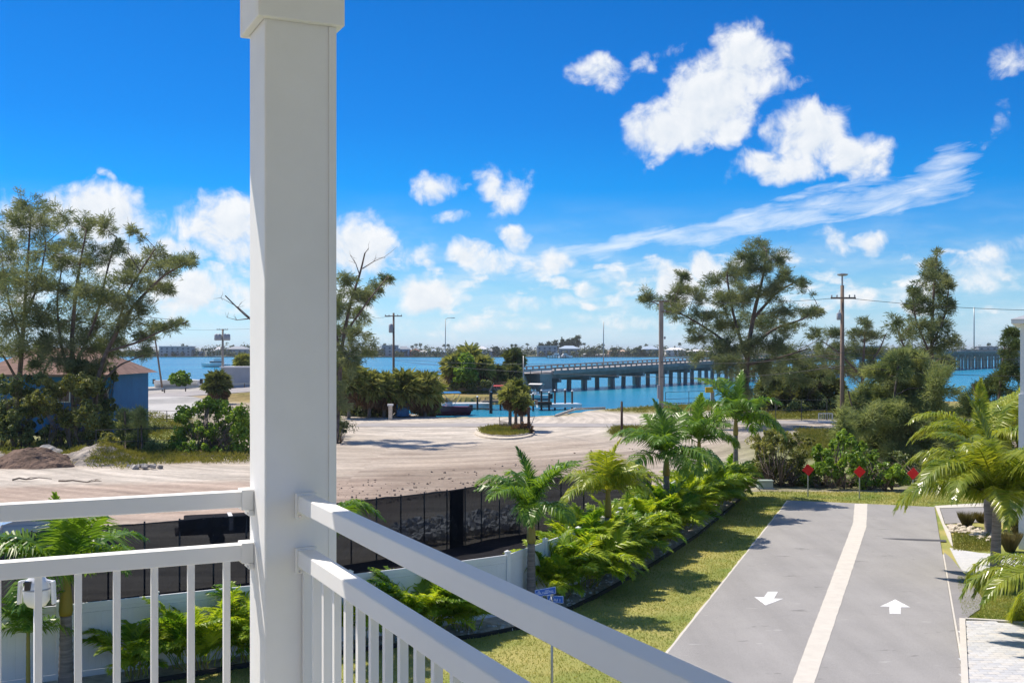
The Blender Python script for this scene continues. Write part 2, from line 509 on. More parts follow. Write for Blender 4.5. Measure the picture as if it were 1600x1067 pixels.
M['red'] = mat('red_sign', (0.78, 0.008, 0.012), 0.45, var=0.08, scale=20)
M['reflector'] = mat('red_reflector', (0.80, 0.03, 0.03), 0.2)
M['sign_blue'] = mat('blue_sign', (0.01, 0.10, 0.46), 0.4)
M['sign_white'] = mat('white_sign_print', (0.55, 0.68, 0.85), 0.5)
M['utility_green'] = mat('utility_box_green', (0.36, 0.43, 0.38), 0.5, var=0.06, scale=3)
M['screen_black'] = None
M['white_plastic'] = mat('white_plastic', (0.80, 0.80, 0.78), 0.3, spec=0.5)
M['dark_glass'] = mat('dark_glass', (0.02, 0.025, 0.03), 0.08, spec=0.6)
M['sky_tinted_glass'] = mat('painted_reflection_glass', (0.30, 0.42, 0.48), 0.12, spec=0.8)  # pale sky reflection put into the glass colour
M['house_blue'] = mat('blue_house_paint', (0.02, 0.16, 0.36), 0.7, var=0.15, scale=0.6)
M['shingle'] = mat('brown_roof_shingle', (0.24, 0.15, 0.12), 0.9, var=0.3, scale=1.2, detail=8)
M['trim_white'] = mat('white_trim', (0.78, 0.78, 0.77), 0.6)
M['boat_white'] = mat('white_gelcoat', (0.82, 0.82, 0.80), 0.25, spec=0.5)
M['boat_red'] = mat('dark_red_hull', (0.16, 0.03, 0.04), 0.3, spec=0.5)
M['canvas_blue'] = mat('blue_canvas', (0.02, 0.16, 0.38), 0.8)
M['canvas_red'] = mat('dark_red_canvas', (0.36, 0.05, 0.05), 0.8)
M['canvas_white'] = mat('white_canvas', (0.7, 0.7, 0.68), 0.8)
M['car_silver'] = mat('silver_blue_car_paint', (0.42, 0.50, 0.56), 0.2, spec=0.6, metal=0.3)
M['car_white'] = mat('white_car_paint', (0.75, 0.76, 0.77), 0.22, spec=0.6)
M['tyre'] = mat('black_rubber', (0.02, 0.02, 0.02), 0.8)
M['orange_lens'] = mat('orange_lens', (0.75, 0.14, 0.02), 0.3)
M['tarp_black'] = mat('black_tarp', (0.016, 0.016, 0.019), 0.9, var=0.3, scale=3, spec=0.05)
M['strap'] = mat('pale_strap', (0.65, 0.66, 0.66), 0.7)
M['dirt'] = mat('brown_dirt', (0.20, 0.135, 0.10), 0.97, var=0.45, scale=1.1, bump=0.9, bscale=7, detail=10, bdist=0.12)
M['sandpile'] = mat('sandy_spoil', (0.44, 0.39, 0.33), 0.97, var=0.45, scale=0.8, bump=0.9, bscale=6, detail=10, bdist=0.12)
M['rubble'] = mat('grey_rubble', (0.72, 0.71, 0.69), 0.9, var=0.4, scale=2, bump=0.5, bscale=10)
M['spoil'] = mat('grey_spoil', (0.40, 0.38, 0.35), 0.95, var=0.4, scale=1.5, bump=0.6, bscale=9, detail=9)
M['pale_stone'] = mat('pale_limestone', (0.62, 0.55, 0.45), 0.9, var=0.25, scale=3, bump=0.5, bscale=12)
M['blue_tarp'] = mat('blue_tarp', (0.02, 0.14, 0.30), 0.5, var=0.3, scale=2)
M['yellow'] = mat('yellow_box', (0.70, 0.48, 0.04), 0.5)
M['grey_box'] = mat('grey_metal_cladding', (0.36, 0.38, 0.41), 0.6, var=0.08, scale=0.7)

# ================================================================== balcony
CU, CV = (-0.699, 3.11)
E1 = np.array((-0.429, 0.903)); E2 = np.array((0.903, 0.429))
BROT = math.atan2(E2[1], E2[0])


def BL(u, v, z):
    p = np.array((CU, CV)) + u * E2 + v * E1
    return np.array((p[0], p[1], z))


def bbox(mb, u0, u1, v0, v1, z0, z1):
    mb.box(BL((u0 + u1) / 2, (v0 + v1) / 2, (z0 + z1) / 2), (u1 - u0, v1 - v0, z1 - z0), rz=BROT)
    return mb


FLOOR_Z, CEIL_Z, PW_ = 6.51, 9.30, 0.203
b = MB(); bbox(b, -5.0, 0.30, -6.0, 0.30, FLOOR_Z - 0.3, FLOOR_Z)
tag(b.build('balcony_floor', M['decking']), kind='structure')
b = MB(); bbox(b, -5.5, 0.62, -6.0, 0.655, CEIL_Z, CEIL_Z + 0.25)
tag(b.build('balcony_ceiling', M['stucco']), kind='structure')
b = MB(); bbox(b, -5.0, 0.30, -5.2, -5.0, 0, CEIL_Z - 0.003)
bbox(b, -5.2, -5.003, -6.0, 0.30, 0, FLOOR_Z - 0.303)
bbox(b, -4.9, 0.28, -5.0, 0.20, 0, FLOOR_Z - 0.305)
tag(b.build('house_wall', M['stucco']), kind='structure')

root = thing('balcony_post', BL(PW_ / 2, PW_ / 2, FLOOR_Z), 'tall square white balcony post holding the corner where two railings meet', 'post')
b = MB(); bbox(b, 0, PW_, 0, PW_, FLOOR_Z + 0.002, CEIL_Z - 0.002)
b.build('shaft', M['post'], root, bevel=0.006)
b = MB()
o_ = 0.024; zc = 8.933
for (a0, a1, b0, b1) in ((-o_, PW_ + o_, -o_, -0.001), (-o_, PW_ + o_, PW_ + 0.001, PW_ + o_), (-o_, -0.001, -0.0005, PW_ + 0.0005), (PW_ + 0.001, PW_ + o_, -0.0005, PW_ + 0.0005)):
    bbox(b, a0, a1, b0, b1, zc, CEIL_Z - 0.003)
b.build('cap', M['post'], root, bevel=0.004)
for (k_) in (0, 1):
    b = MB()
    if k_ == 0: bbox(b, PW_ - 0.018, PW_ + 0.004, -0.004, -0.0008, FLOOR_Z + 0.004, zc - 0.001)
    else: bbox(b, PW_ + 0.0008, PW_ + 0.004, -0.0035, 0.02, FLOOR_Z + 0.004, zc - 0.001)
    b.build('corner_trim', M['post'], root)

RT = 7.582; LT = 7.426; RH = 0.047; RW = 0.050
mb_ = MB(); mb_.box((0, 0, 0), (0.019, 0.019, LT - RH - (FLOOR_Z + 0.13)), rz=BROT)
BAL = mb_.mesh('baluster'); BAL.materials.append(M['vinyl'])
zb = (LT - RH + FLOOR_Z + 0.13) / 2


def bracket(root, axis, c, z):
    """moulded socket where a rail meets the post, with its screw tab"""
    h = 0.006
    b = MB()
    if axis == 'v':
        bbox(b, c - RW / 2 - 0.006, c + RW / 2 + 0.006, -0.020, -0.0012, z - RH - 0.020, z + 0.006)
        br = b.build('bracket', M['vinyl'], root, bevel=0.002)
        s = MB(); s.box(BL(c - RW / 2 + 0.004, -0.0215, z - RH - 0.012), (0.006, 0.003, 0.006), rz=BROT)
    else:
        bbox(b, -0.036, -0.0012, c - RW / 2 - 0.005, c + RW / 2 + 0.005, z - RH - 0.008, z + 0.005)
        bbox(b, -0.016, -0.0010, c - RW / 2 - 0.006, c + RW / 2 + 0.006, z - RH - 0.026, z - RH - 0.0083)
        br = b.build('bracket', M['vinyl'], root, bevel=0.002)
        s = MB(); s.box(BL(-0.0175, c - RW / 2 + 0.004, z - RH - 0.018), (0.003, 0.006, 0.006), rz=BROT)
    s.build('screw', M['chrome'], br)


# right-hand railing, runs towards the house
rc = 0.116
root = thing('balcony_railing', BL(rc, -2.5, FLOOR_Z), 'white metal balcony railing running from the post into the near bottom corner', 'railing')
for nm, z in (('top_rail', RT), ('lower_rail', LT), ('bottom_rail', FLOOR_Z + 0.13)):
    b = MB(); bbox(b, rc - RW / 2, rc + RW / 2, -4.98, -0.004, z - RH, z)
    b.build(nm, M['vinyl'], root, bevel=0.0035)
for z in (RT, LT): bracket(root, 'v', rc, z)
for k in range(48):
    p = BL(rc, -0.014 - 0.1016 * k, zb) - np.array(OFF[root.name])
    place('baluster', BAL, root, p)
# left-hand railing
lc = 0.167
root = thing('balcony_railing', BL(-2.5, lc, FLOOR_Z), 'white metal balcony railing with sunlit top in front of the fence, left of the post', 'railing')
for nm, z in (('top_rail', RT), ('lower_rail', LT), ('bottom_rail', FLOOR_Z + 0.13)):
    b = MB(); bbox(b, -4.98, -0.004, lc - RW / 2, lc + RW / 2, z - RH, z)
    b.build(nm, M['vinyl'], root, bevel=0.0035)
for z in (RT, LT): bracket(root, 'u', lc, z)
for k in range(48):
    p = BL(-0.075 - 0.1016 * k, lc, zb) - np.array(OFF[root.name])
    place('baluster', BAL, root, p)

# ================================================================== terrain
LP = np.array((3.7, 243.6)); LD = np.array((0.602, 0.799)); LN = np.array((0.799, -0.602))
RU = np.array([-170, -119, -91, -46, 0, 58, 185, 330, 520, 760, 1100.0])
RZ = np.array([0.05, 0.35, 1.0, 2.1, 2.9, 4.0, 6.4, 6.8, 6.3, 4.0, 1.5])


def road_z(u):
    return np.interp(u, RU, RZ)


def LXY(u, v):
    return LP + LD * u + LN * v


WATER_Z = -1.4


def inpoly(x, y, poly):
    inside = np.zeros(x.shape, bool)
    n = len(poly)
    for i in range(n):
        x0, y0 = poly[i][:2]; x1, y1 = poly[(i + 1) % n][:2]
        c = ((y0 > y) != (y1 > y)) & (x < (x1 - x0) * (y - y0) / (y1 - y0 + 1e-12) + x0)
        inside ^= c
    return inside


def segdist(x, y, poly, closed=True):
    d = np.full(x.shape, 1e9)
    n = len(poly)
    for i in range(n if closed else n - 1):
        a = np.array(poly[i][:2]); b_ = np.array(poly[(i + 1) % n][:2])
        ab = b_ - a
        t = np.clip(((x - a[0]) * ab[0] + (y - a[1]) * ab[1]) / (ab @ ab + 1e-12), 0, 1)
        d = np.minimum(d, np.hypot(x - a[0] - t * ab[0], y - a[1] - t * ab[1]))
    return d


SHORE = [(-600, -60), (600, -60), (600, 176), (200, 174), (90, 170), (50, 168), (36, 166), (30, 164), (22, 158), (14.5, 152), (9, 143), (4, 133),
         (-3, 130), (-8, 131), (-13, 140), (-22, 151), (-30, 160), (-24, 172), (-16, 177), (-1, 186), (1.5, 215), (4.0, 242), (-4, 250), (-30, 235), (-55, 232), (-82, 215), (-150, 205), (-600, 200)]
FENCE = [(-16.2, 23.5), (-11.6, 26.1), (-6.87, 28.65), (-2.89, 31.0), (-0.13, 33.0), (2.77, 38.4), (7.3, 50.5), (9.7, 57.3), (11.0, 61.5)]
COMPOUND = FENCE + [(60, 63), (60, -40), (-16.2, -40)]


def vnoise(x, y, seed=0):
    """cheap smooth value noise"""
    def h(i, j):
        n = np.sin(i * 127.1 + j * 311.7 + seed * 74.7) * 43758.5453
        return n - np.floor(n)
    i = np.floor(x); j = np.floor(y); fx = x - i; fy = y - j
    fx = fx * fx * (3 - 2 * fx); fy = fy * fy * (3 - 2 * fy)
    return (h(i, j) * (1 - fx) + h(i + 1, j) * fx) * (1 - fy) + (h(i, j + 1) * (1 - fx) + h(i + 1, j + 1) * fx) * fy


def fbm(x, y, seed=0, o=4):
    s = 0; a = 0.5
    for k in range(o):
        s = s + a * vnoise(x * 2 ** k, y * 2 ** k, seed + k); a *= 0.5
    return s / (1 - 0.5 ** o)


ROADL = [PG(560, 664)[:2], PG(700, 664)[:2], PG(1000, 664.5)[:2], PG(1150, 661)[:2], PG(1320, 659)[:2], PG(1560, 660)[:2]]


def ground_z(x, y):
    x = np.asarray(x, float); y = np.asarray(y, float)
    z = (fbm(x * 0.35, y * 0.35, 3) - 0.5) * 0.14 + (fbm(x * 0.06, y * 0.06, 9, 2) - 0.5) * 0.2
    flat = np.clip((segdist(x, y, ROADL, False) - 4.0) / 4.0, 0, 1)
    z = z * flat
    u = (x - LP[0]) * LD[0] + (y - LP[1]) * LD[1]; v = (x - LP[0]) * LN[0] + (y - LP[1]) * LN[1]
    emb = road_z(u) - 0.06 - np.maximum(0, np.abs(v) - 7.0) / 2.6
    emb = np.where((u < 4) & (u > -200), emb, -9)
    plat = np.where((v < -6) & (u < -20), np.clip(road_z(u) - 0.3 - np.maximum(0, -v - 6) * 0.02, 0.2, 3), -9)   # boat yard behind the road
    z = np.maximum(np.maximum(z, emb), np.where(v > -45, plat, -9))
    ins = inpoly(x, y, SHORE)
    d = segdist(x, y, SHORE)
    s = np.where(ins, d, -d)
    edge = np.clip((s + 0.9) / 1.8, 0, 1)
    z = z * edge + (-3.0) * (1 - edge)
    comp = inpoly(x, y, COMPOUND)
    z = np.where(comp, -0.12, z)
    return z


xs = np.concatenate([np.arange(-190, -70, 1.6), np.arange(-70, 70, 0.8), np.arange(70, 200, 2.0)])
ys = [-40.0, 0.0]
y = 18.0
while y < 275:
    ys.append(y)
    y += max(0.35, y * y / (8 * F) * 0.9)
ys = np.array(ys)
X, Y = np.meshgrid(xs, ys)
Z = ground_z(X, Y)
ny, nx = X.shape
idx = np.arange(nx * ny).reshape(ny, nx)
b = MB()
b.add(np.stack([X, Y, Z], -1).reshape(-1, 3), quads=np.stack([idx[:-1, :-1], idx[:-1, 1:], idx[1:, 1:], idx[1:, :-1]], -1).reshape(-1, 4))


def mixc(c, w, col):
    return c * (1 - w[..., None]) + np.array(col) * w[..., None]


def pgl(*pts):
    return [tuple(PG(px, py)[:2]) for px, py in pts]


def soft(poly, r=1.0):
    ins = inpoly(X, Y, poly); d = segdist(X, Y, poly)
    return np.clip(0.5 + np.where(ins, d, -d) / (2 * r), 0, 1)


n1 = fbm(X * 0.09, Y * 0.09, 21); n2 = fbm(X * 0.4, Y * 0.25, 33); n3 = fbm(X * 1.3, Y * 0.8, 45)
DIRT = (0.43, 0.365, 0.295); SAND = (0.54, 0.49, 0.425); GRASSC = (0.14, 0.16, 0.045); STRAW = (0.36, 0.28, 0.12); DARK = (0.24, 0.19, 0.155)
C = np.zeros(X.shape + (3,)) + np.array(DIRT)
C = mixc(C, np.clip((n1 - 0.48) * 5, 0, 1) * 0.55, SAND)
C = mixc(C, np.clip((n2 - 0.55) * 5, 0, 1) * 0.45, DARK)
sandw = np.clip(soft(pgl((525, 640), (850, 640), (1140, 622), (1180, 660), (1000, 678), (830, 690), (600, 700), (525, 690)), 5) * (0.55 + n2 * 0.8), 0, 1)
C = mixc(C, sandw, SAND)
C = mixc(C, np.clip(soft(pgl((-60, 735), (390, 728), (390, 748), (-60, 764)), 1.2) * (0.5 + n3), 0, 1), SAND)
C = mixc(C, soft(pgl((525, 700), (830, 695), (1000, 690), (1000, 740), (760, 780), (525, 800)), 4) * 0.5, (0.37, 0.30, 0.24))
C = mixc(C, soft(pgl((-60, 764), (390, 750), (600, 745), (620, 800), (-60, 830)), 1.5) * 0.8, (0.42, 0.325, 0.265))
C = mixc(C, np.clip(soft(pgl((525, 745), (760, 722), (1000, 708), (1000, 740), (760, 768), (525, 800)), 2.5) * (n3 * 1.5 - .25), 0, 1), (0.25, 0.195, 0.155))
# planted or overgrown ground
C = mixc(C, soft(pgl((930, 640), (1040, 631), (1200, 620), (1600, 620), (1600, 657), (1110, 641), (1000, 645)), 3.5), (0.27, 0.25, 0.08))
C = mixc(C, soft(pgl((1120, 650), (1160, 645), (1300, 648), (1600, 645), (1600, 655), (1160, 655)), 1.5), (0.24, 0.26, 0.07))
C = mixc(C, soft(pgl((-300, 640), (160, 640), (300, 650), (330, 705), (200, 722), (60, 722), (-300, 720)), 3.0) * np.clip(0.4 + n2, 0, 1), (0.17, 0.20, 0.05))
C = mixc(C, soft(pgl((1250, 668), (1330, 668), (1450, 690), (1600, 700), (1600, 770), (1180, 765), (1150, 700)), 3.0) * 0.8, (0.17, 0.20, 0.06))
C = mixc(C, soft(pgl((960, 668), (1040, 667), (1050, 679), (955, 682)), 1.0), (0.12, 0.19, 0.03))
C = mixc(C, soft(pgl((690, 648), (850, 646), (900, 644), (900, 650), (690, 655)), 1.5) * 0.6, (0.30, 0.26, 0.10))
C = mixc(C, soft(pgl((1170, 668), (1260, 668), (1250, 690), (1150, 690)), 2.0) * 0.8, (0.30, 0.27, 0.23))
U = (X - LP[0]) * LD[0] + (Y - LP[1]) * LD[1]; V = (X - LP[0]) * LN[0] + (Y - LP[1]) * LN[1]
embm = np.clip((V - 5.5) / 1.0, 0, 1) * np.clip((Y - 160) / 8, 0, 1) * (U < 6)
C = mixc(C, embm, STRAW)
C = mixc(C, embm * np.clip((n2 - 0.42) * 5, 0, 1) * 0.8, (0.24, 0.22, 0.07))
C = mixc(C, np.clip((-V - 6) / 2, 0, 1) * (U < -10), (0.42, 0.40, 0.37))
C = C * (0.86 + 0.28 * n3)[..., None]
G_ = b.build('ground', None)
ca = G_.data.color_attributes.new('ground_colour', 'FLOAT_COLOR', 'POINT')
ca.data.foreach_set('color', np.concatenate([np.clip(C, 0, 1).reshape(-1, 3), np.ones((C.shape[0] * C.shape[1], 1))], 1).astype(np.float32).ravel())
tag(G_, kind='structure')
m = bpy.data.materials.new('open_ground'); m.use_nodes = True
nt = m.node_tree; gg = G(nt); bs = nt.nodes['Principled BSDF']; bs.inputs['Roughness'].default_value = 0.97; bs.inputs['Specular IOR Level'].default_value = 0.15
at = gg.node('ShaderNodeAttribute', attribute_name='ground_colour')
pos = gg.node('ShaderNodeNewGeometry').outputs['Position']
mp = gg.node('ShaderNodeMapping'); nt.links.new(pos, mp.inputs[0]); mp.inputs['Scale'].default_value = (0.07, 1.0, 1.0); mp.inputs['Rotation'].default_value = (0, 0, R(-7))
st = gg.mapr(gg.noise(mp.outputs[0], 0.55, 8, 0.68, 1.3), 0.32, 0.70, 0.86, 1.10)
# wheel tracks of vehicles turning in the lot: arcs about the turning place
sp_ = gg.node('ShaderNodeSeparateXYZ'); nt.links.new(pos, sp_.inputs[0])
rx_ = gg.m('ADD', sp_.outputs[0], 10.0); ry_ = gg.m('MULTIPLY', gg.m('SUBTRACT', sp_.outputs[1], 128.0), 0.62)
rad_ = gg.m('SQRT', gg.m('ADD', gg.m('MULTIPLY', rx_, rx_), gg.m('MULTIPLY', ry_, ry_)))
ang_ = gg.m('ARCTAN2', rx_, ry_)
trk = gg.mapr(gg.noise(gg.vec(gg.m('MULTIPLY', rad_, 1.1), gg.m('MULTIPLY', ang_, 2.2), 0.0), 1.0, 5, 0.62, 0.25), 0.34, 0.66, 0.72, 1.18)
st = gg.m('MULTIPLY', st, trk)
gr = gg.mapr(gg.noise(pos, 2.6, 8, 0.72), 0.3, 0.7, 0.80, 1.18)
nt.links.new(gg.mix(1.0, gg.mix(1.0, at.outputs['Color'], st, 'MULTIPLY'), gr, 'MULTIPLY'), bs.inputs['Base Color'])
bu = gg.node('ShaderNodeBump'); bu.inputs['Strength'].default_value = 0.8; bu.inputs['Distance'].default_value = 0.08
nt.links.new(gg.m('ADD', gg.noise(pos, 3.5, 8, 0.7), gg.m('MULTIPLY', st, 1.2)), bu.inputs['Height']); nt.links.new(bu.outputs[0], bs.inputs['Normal'])
G_.data.materials.append(m)

# the land beyond the frame, out of the finer sheet
b = MB(); b.poly([(-4000, -3000), (-190.5, -3000), (-190.5, 190), (-4000, 190)], -0.3)
b.poly([(200.5, -3000), (4000, -3000), (4000, 170), (200.5, 170)], -0.3)
b.poly([(-190.4, -3000), (200.4, -3000), (200.4, -40.2), (-190.4, -40.2)], -0.3)
tag(b.build('outlying_ground', M['sandpile']), kind='structure')

# ------------------------------------------------------------------ water
m = bpy.data.materials.new('bay_water'); m.use_nodes = True
nt = m.node_tree; gg = G(nt); bs = nt.nodes['Principled BSDF']
bs.inputs['Roughness'].default_value = 0.22; bs.inputs['IOR'].default_value = 1.33; bs.inputs['Specular IOR Level'].default_value = 0.32
pos = gg.node('ShaderNodeNewGeometry').outputs['Position']
cnz = gg.noise(pos, 0.012, 4, 0.55)
nt.links.new(gg.mix(gg.mapr(cnz, 0.35, 0.65), (0.010, 0.16, 0.29, 1), (0.028, 0.26, 0.39, 1)), bs.inputs['Base Color'])
mp = gg.node('ShaderNodeMapping'); nt.links.new(pos, mp.inputs[0]); mp.inputs['Scale'].default_value = (0.55, 1.0, 1.0); mp.inputs['Rotation'].default_value = (0, 0, R(25))
wv = gg.m('ADD', gg.m('MULTIPLY', gg.noise(mp.outputs[0], 0.35, 5, 0.6), 1.6), gg.noise(mp.outputs[0], 1.7, 4, 0.6))
bu = gg.node('ShaderNodeBump'); bu.inputs['Strength'].default_value = 0.85; bu.inputs['Distance'].default_value = 0.25
nt.links.new(wv, bu.inputs['Height']); nt.links.new(bu.outputs[0], bs.inputs['Normal'])
b = MB(); b.poly([(-9000, 90), (9000, 90), (9000, 12000), (-9000, 12000)], WATER_Z)
tag(b.build('bay_water', m), kind='structure')

# ------------------------------------------------------------------ lawn, bed, drive
# lawn sheet, gently uneven
lx = np.arange(-16, 60, 0.5); ly = np.arange(-10, 63.5, 0.5)
LX, LY = np.meshgrid(lx, ly)
LZ = (fbm(LX * 0.5, LY * 0.5, 5, 3) - 0.5) * 0.05
li = np.arange(LX.size).reshape(LX.shape)
lq = np.stack([li[:-1, :-1], li[:-1, 1:], li[1:, 1:], li[1:, :-1]], -1).reshape(-1, 4)
cx = LX[:-1, :-1] + 0.25; cy = LY[:-1, :-1] + 0.25
keep = inpoly(cx, cy, [(p[0] + 0.15, p[1] - 0.15) for p in FENCE] + [(60, 62.5), (60, -20), (-16.2, -20)]).ravel()
b = MB(); b.add(np.stack([LX, LY, LZ], -1).reshape(-1, 3), quads=lq[keep])
mg = mat('lawn_turf', (0.17, 0.24, 0.045), 0.95, col2=(0.44, 0.38, 0.13), scale=0.33, detail=9, bump=0.9, bscale=16, bdist=0.05)
tag(b.build('lawn', mg), kind='structure')

RO = np.array((4.18, 29.1)); RE = np.array((0.339, 0.941)); RN = np.array((0.941, -0.339))


def RD(s, w):
    return RO + RE * s + RN * w


DL = 30.6
b = MB(); b.poly([RD(-60, 0), RD(-60, 7.18), RD(DL, 7.18), RD(DL, 0)], -0.1, 0.036)
ma = bpy.data.materials.new('drive_asphalt'); ma.use_nodes = True
nt = ma.node_tree; gg = G(nt); bs = nt.nodes['Principled BSDF']; bs.inputs['Roughness'].default_value = 0.88; bs.inputs['Specular IOR Level'].default_value = 0.25
pos = gg.node('ShaderNodeNewGeometry').outputs['Position']
mp = gg.node('ShaderNodeMapping'); nt.links.new(pos, mp.inputs[0]); mp.inputs['Rotation'].default_value = (0, 0, R(19.8)); mp.inputs['Scale'].default_value = (1.0, 0.10, 1.0)
base_ = gg.mix(gg.mapr(gg.noise(pos, 0.5, 6, 0.6), 0.3, 0.7), (0.335, 0.325, 0.312, 1), (0.295, 0.288, 0.278, 1))
lanes_ = gg.mapr(gg.noise(mp.outputs[0], 0.9, 4, 0.6), 0.35, 0.7, 1.05, 0.90)
fine_ = gg.mapr(gg.noise(pos, 45, 3, 0.8), 0.3, 0.7, 0.82, 1.16)
mp2 = gg.node('ShaderNodeMapping'); nt.links.new(pos, mp2.inputs[0]); mp2.inputs['Scale'].default_value = (1.0, 2.6, 1.0)
spots = gg.mapr(gg.noise(mp2.outputs[0], 0.75, 3, 0.7), 0.655, 0.70, 1.0, 0.70)
pale = gg.mapr(gg.noise(mp2.outputs[0], 1.3, 2, 0.5), 0.70, 0.74, 0.0, 0.4)
vor = gg.node('ShaderNodeTexVoronoi', feature='DISTANCE_TO_EDGE'); nt.links.new(gg.mix(0.12, pos, gg.noise(pos, 1.2, 4, 0.6, out=1)), vor.inputs['Vector']); vor.inputs['Scale'].default_value = 0.16
crack = gg.mapr(vor.outputs['Distance'], 0.0, 0.002, 0.93, 1.0)
col_ = gg.mix(1.0, base_, gg.m('MULTIPLY', gg.m('MULTIPLY', lanes_, fine_), gg.m('MULTIPLY', spots, crack)), 'MULTIPLY')
nt.links.new(gg.mix(pale, col_, (0.5, 0.49, 0.47, 1)), bs.inputs['Base Color'])
bu = gg.node('ShaderNodeBump'); bu.inputs['Strength'].default_value = 0.4; bu.inputs['Distance'].default_value = 0.01
nt.links.new(gg.noise(pos, 70, 3, 0.7), bu.inputs['Height']); nt.links.new(bu.outputs[0], bs.inputs['Normal'])
tag(b.build('driveway', ma), kind='structure')
strip = pgl((1335.5, 788), (1355.5, 788), (1354, 824), (1309, 960), (1273, 1067)) + [tuple(RD(-60, 4.05))] + [tuple(RD(-60, 3.39))] + pgl((1239, 1067), (1279, 960), (1333, 818))
sp2 = []
for (p_, q_) in zip(strip, strip[1:] + strip[:1]):
    L_ = math.hypot(q_[0] - p_[0], q_[1] - p_[1])
    for t_ in np.arange(0, 1, 0.35 / max(L_, 0.36)):
        j_ = 0.007 * rng.normal() if 0 < t_ else 0
        sp2.append((p_[0] + (q_[0] - p_[0]) * t_ + j_, p_[1] + (q_[1] - p_[1]) * t_ + j_ * 0.3))
b = MB(); b.poly(sp2, 0.0365, 0.044)
tag(b.build('concrete_strip', M['concrete']), kind='structure')
for arr, lab in (([(1199.6, 925.9), (1215.5, 926), (1209.4, 936.5), (1224, 936.8), (1196.5, 947.2), (1178.7, 934), (1193.5, 934.5)], 'white arrow on the left lane pointing back towards the balcony'),
                 ([(1398.7, 938), (1422.5, 950.4), (1407.5, 950.2), (1407.5, 960.8), (1390, 960.4), (1389.5, 949.4), (1375, 949)], 'white arrow on the right lane pointing away to the water')):
    b = MB(); b.poly(pgl(*arr), 0.0365, 0.042)
    tag(b.build('lane_arrow', M['paint']), lab, 'road marking')
b = MB(); b.poly([RD(-60, 7.19), RD(-60, 7.245), RD(17, 7.245), RD(17, 7.19)], -0.05, 0.040)
ev_ = np.linspace(-20, DL, 110); eo_ = 0.035 + 0.055 * vnoise(ev_ * 1.7, ev_ * 0, 4)
for i_ in range(109):
    b.poly([RD(ev_[i_], -0.004), RD(ev_[i_ + 1], -0.004), RD(ev_[i_ + 1], -eo_[i_ + 1]), RD(ev_[i_], -eo_[i_])], -0.05, 0.030)
b.poly(pgl((1461.5, 792), (1468, 795.2), (1476, 820), (1485, 833), (1490, 860), (1481.5, 842), (1471.5, 818)), -0.05, 0.055)
b.poly(pgl((1460, 791.6), (1525, 787.5), (1720, 784), (1720, 790), (1530, 793), (1468, 795)), -0.05, 0.052)
tag(b.build('kerb', M['concrete']), kind='structure')
b = MB(); b.poly(pgl((1469, 795.5), (1530, 793.5), (1720, 790.5), (1720, 811), (1560, 815), (1500, 818), (1477, 819)), -0.05, 0.040)
b.poly([RD(17.5, 7.25), RD(16.5, 7.45), RD(13, 7.85), RD(9.5, 8.15), RD(7.8, 8.0), RD(6.0, 7.42), RD(-14, 7.40), RD(-14, 7.25)], -0.05, 0.034)
tag(b.build('side_road', M['asphalt']), kind='structure')
b = MB(); b.poly(pgl((1379, 842.2), (1400, 842.0), (1440, 843.3), (1478, 844.6), (1478, 847.2), (1440, 846.2), (1400, 844.2)), 0.0365, 0.0405)  # cast shadow line, painted on the lane as a thin dark slab
tag(b.build('painted_shadow_line', M['tar']), 'dark tapering shadow line painted across the right lane of the drive', 'painted shadow')  # 'tar' is only the dark tone of the painted shadow

# bed between the fence and the black edging
EDGE = [tuple(PG(px, py)[:2]) for px, py in ((-160, 1130), (60, 1096), (251, 1065), (388, 1042), (560, 1019), (750, 996), (818, 982), (897, 950.5), (934, 933), (1023, 882), (1090, 838), (1140, 796), (1164, 775))]
b = MB(); b.poly([(p[0] + 0.03, p[1] - 0.03) for p in FENCE[:-1]] + [(11.0, 59.5)] + EDGE[::-1], 0.045)
tag(b.build('planting_bed', M['soil']), kind='structure')
root = thing('bed_edging', (EDGE[6][0], EDGE[6][1], 0), 'low black edging strip between the lawn and the planting bed', 'edging')
for i in range(len(EDGE) - 1):
    b = MB(); b.beam((*EDGE[i], 0.06), (*EDGE[i + 1], 0.06), 0.07, 0.12)
    b.build('edging_strip', M['edging'], root)
# a few pale stones in the bed
peb = MB()
for k in range(420):
    i = rng.integers(3, len(EDGE) - 2); t = rng.random()
    p = np.array(EDGE[i]) * (1 - t) + np.array(EDGE[i + 1]) * t
    f_ = rng.random() ** 1.5 * 0.9
    p = p + np.array((-0.80, 0.60)) * f_
    s_ = 0.02 + 0.04 * rng.random()
    peb.box((p[0], p[1], 0.045 + s_ * 0.3), (s_ * 1.6, s_ * 1.3, s_), rz=rng.random() * 3)
tag(peb.build('bed_gravel', M['rubble']), 'pale gravel scattered over the planting bed', 'gravel', kind='stuff')

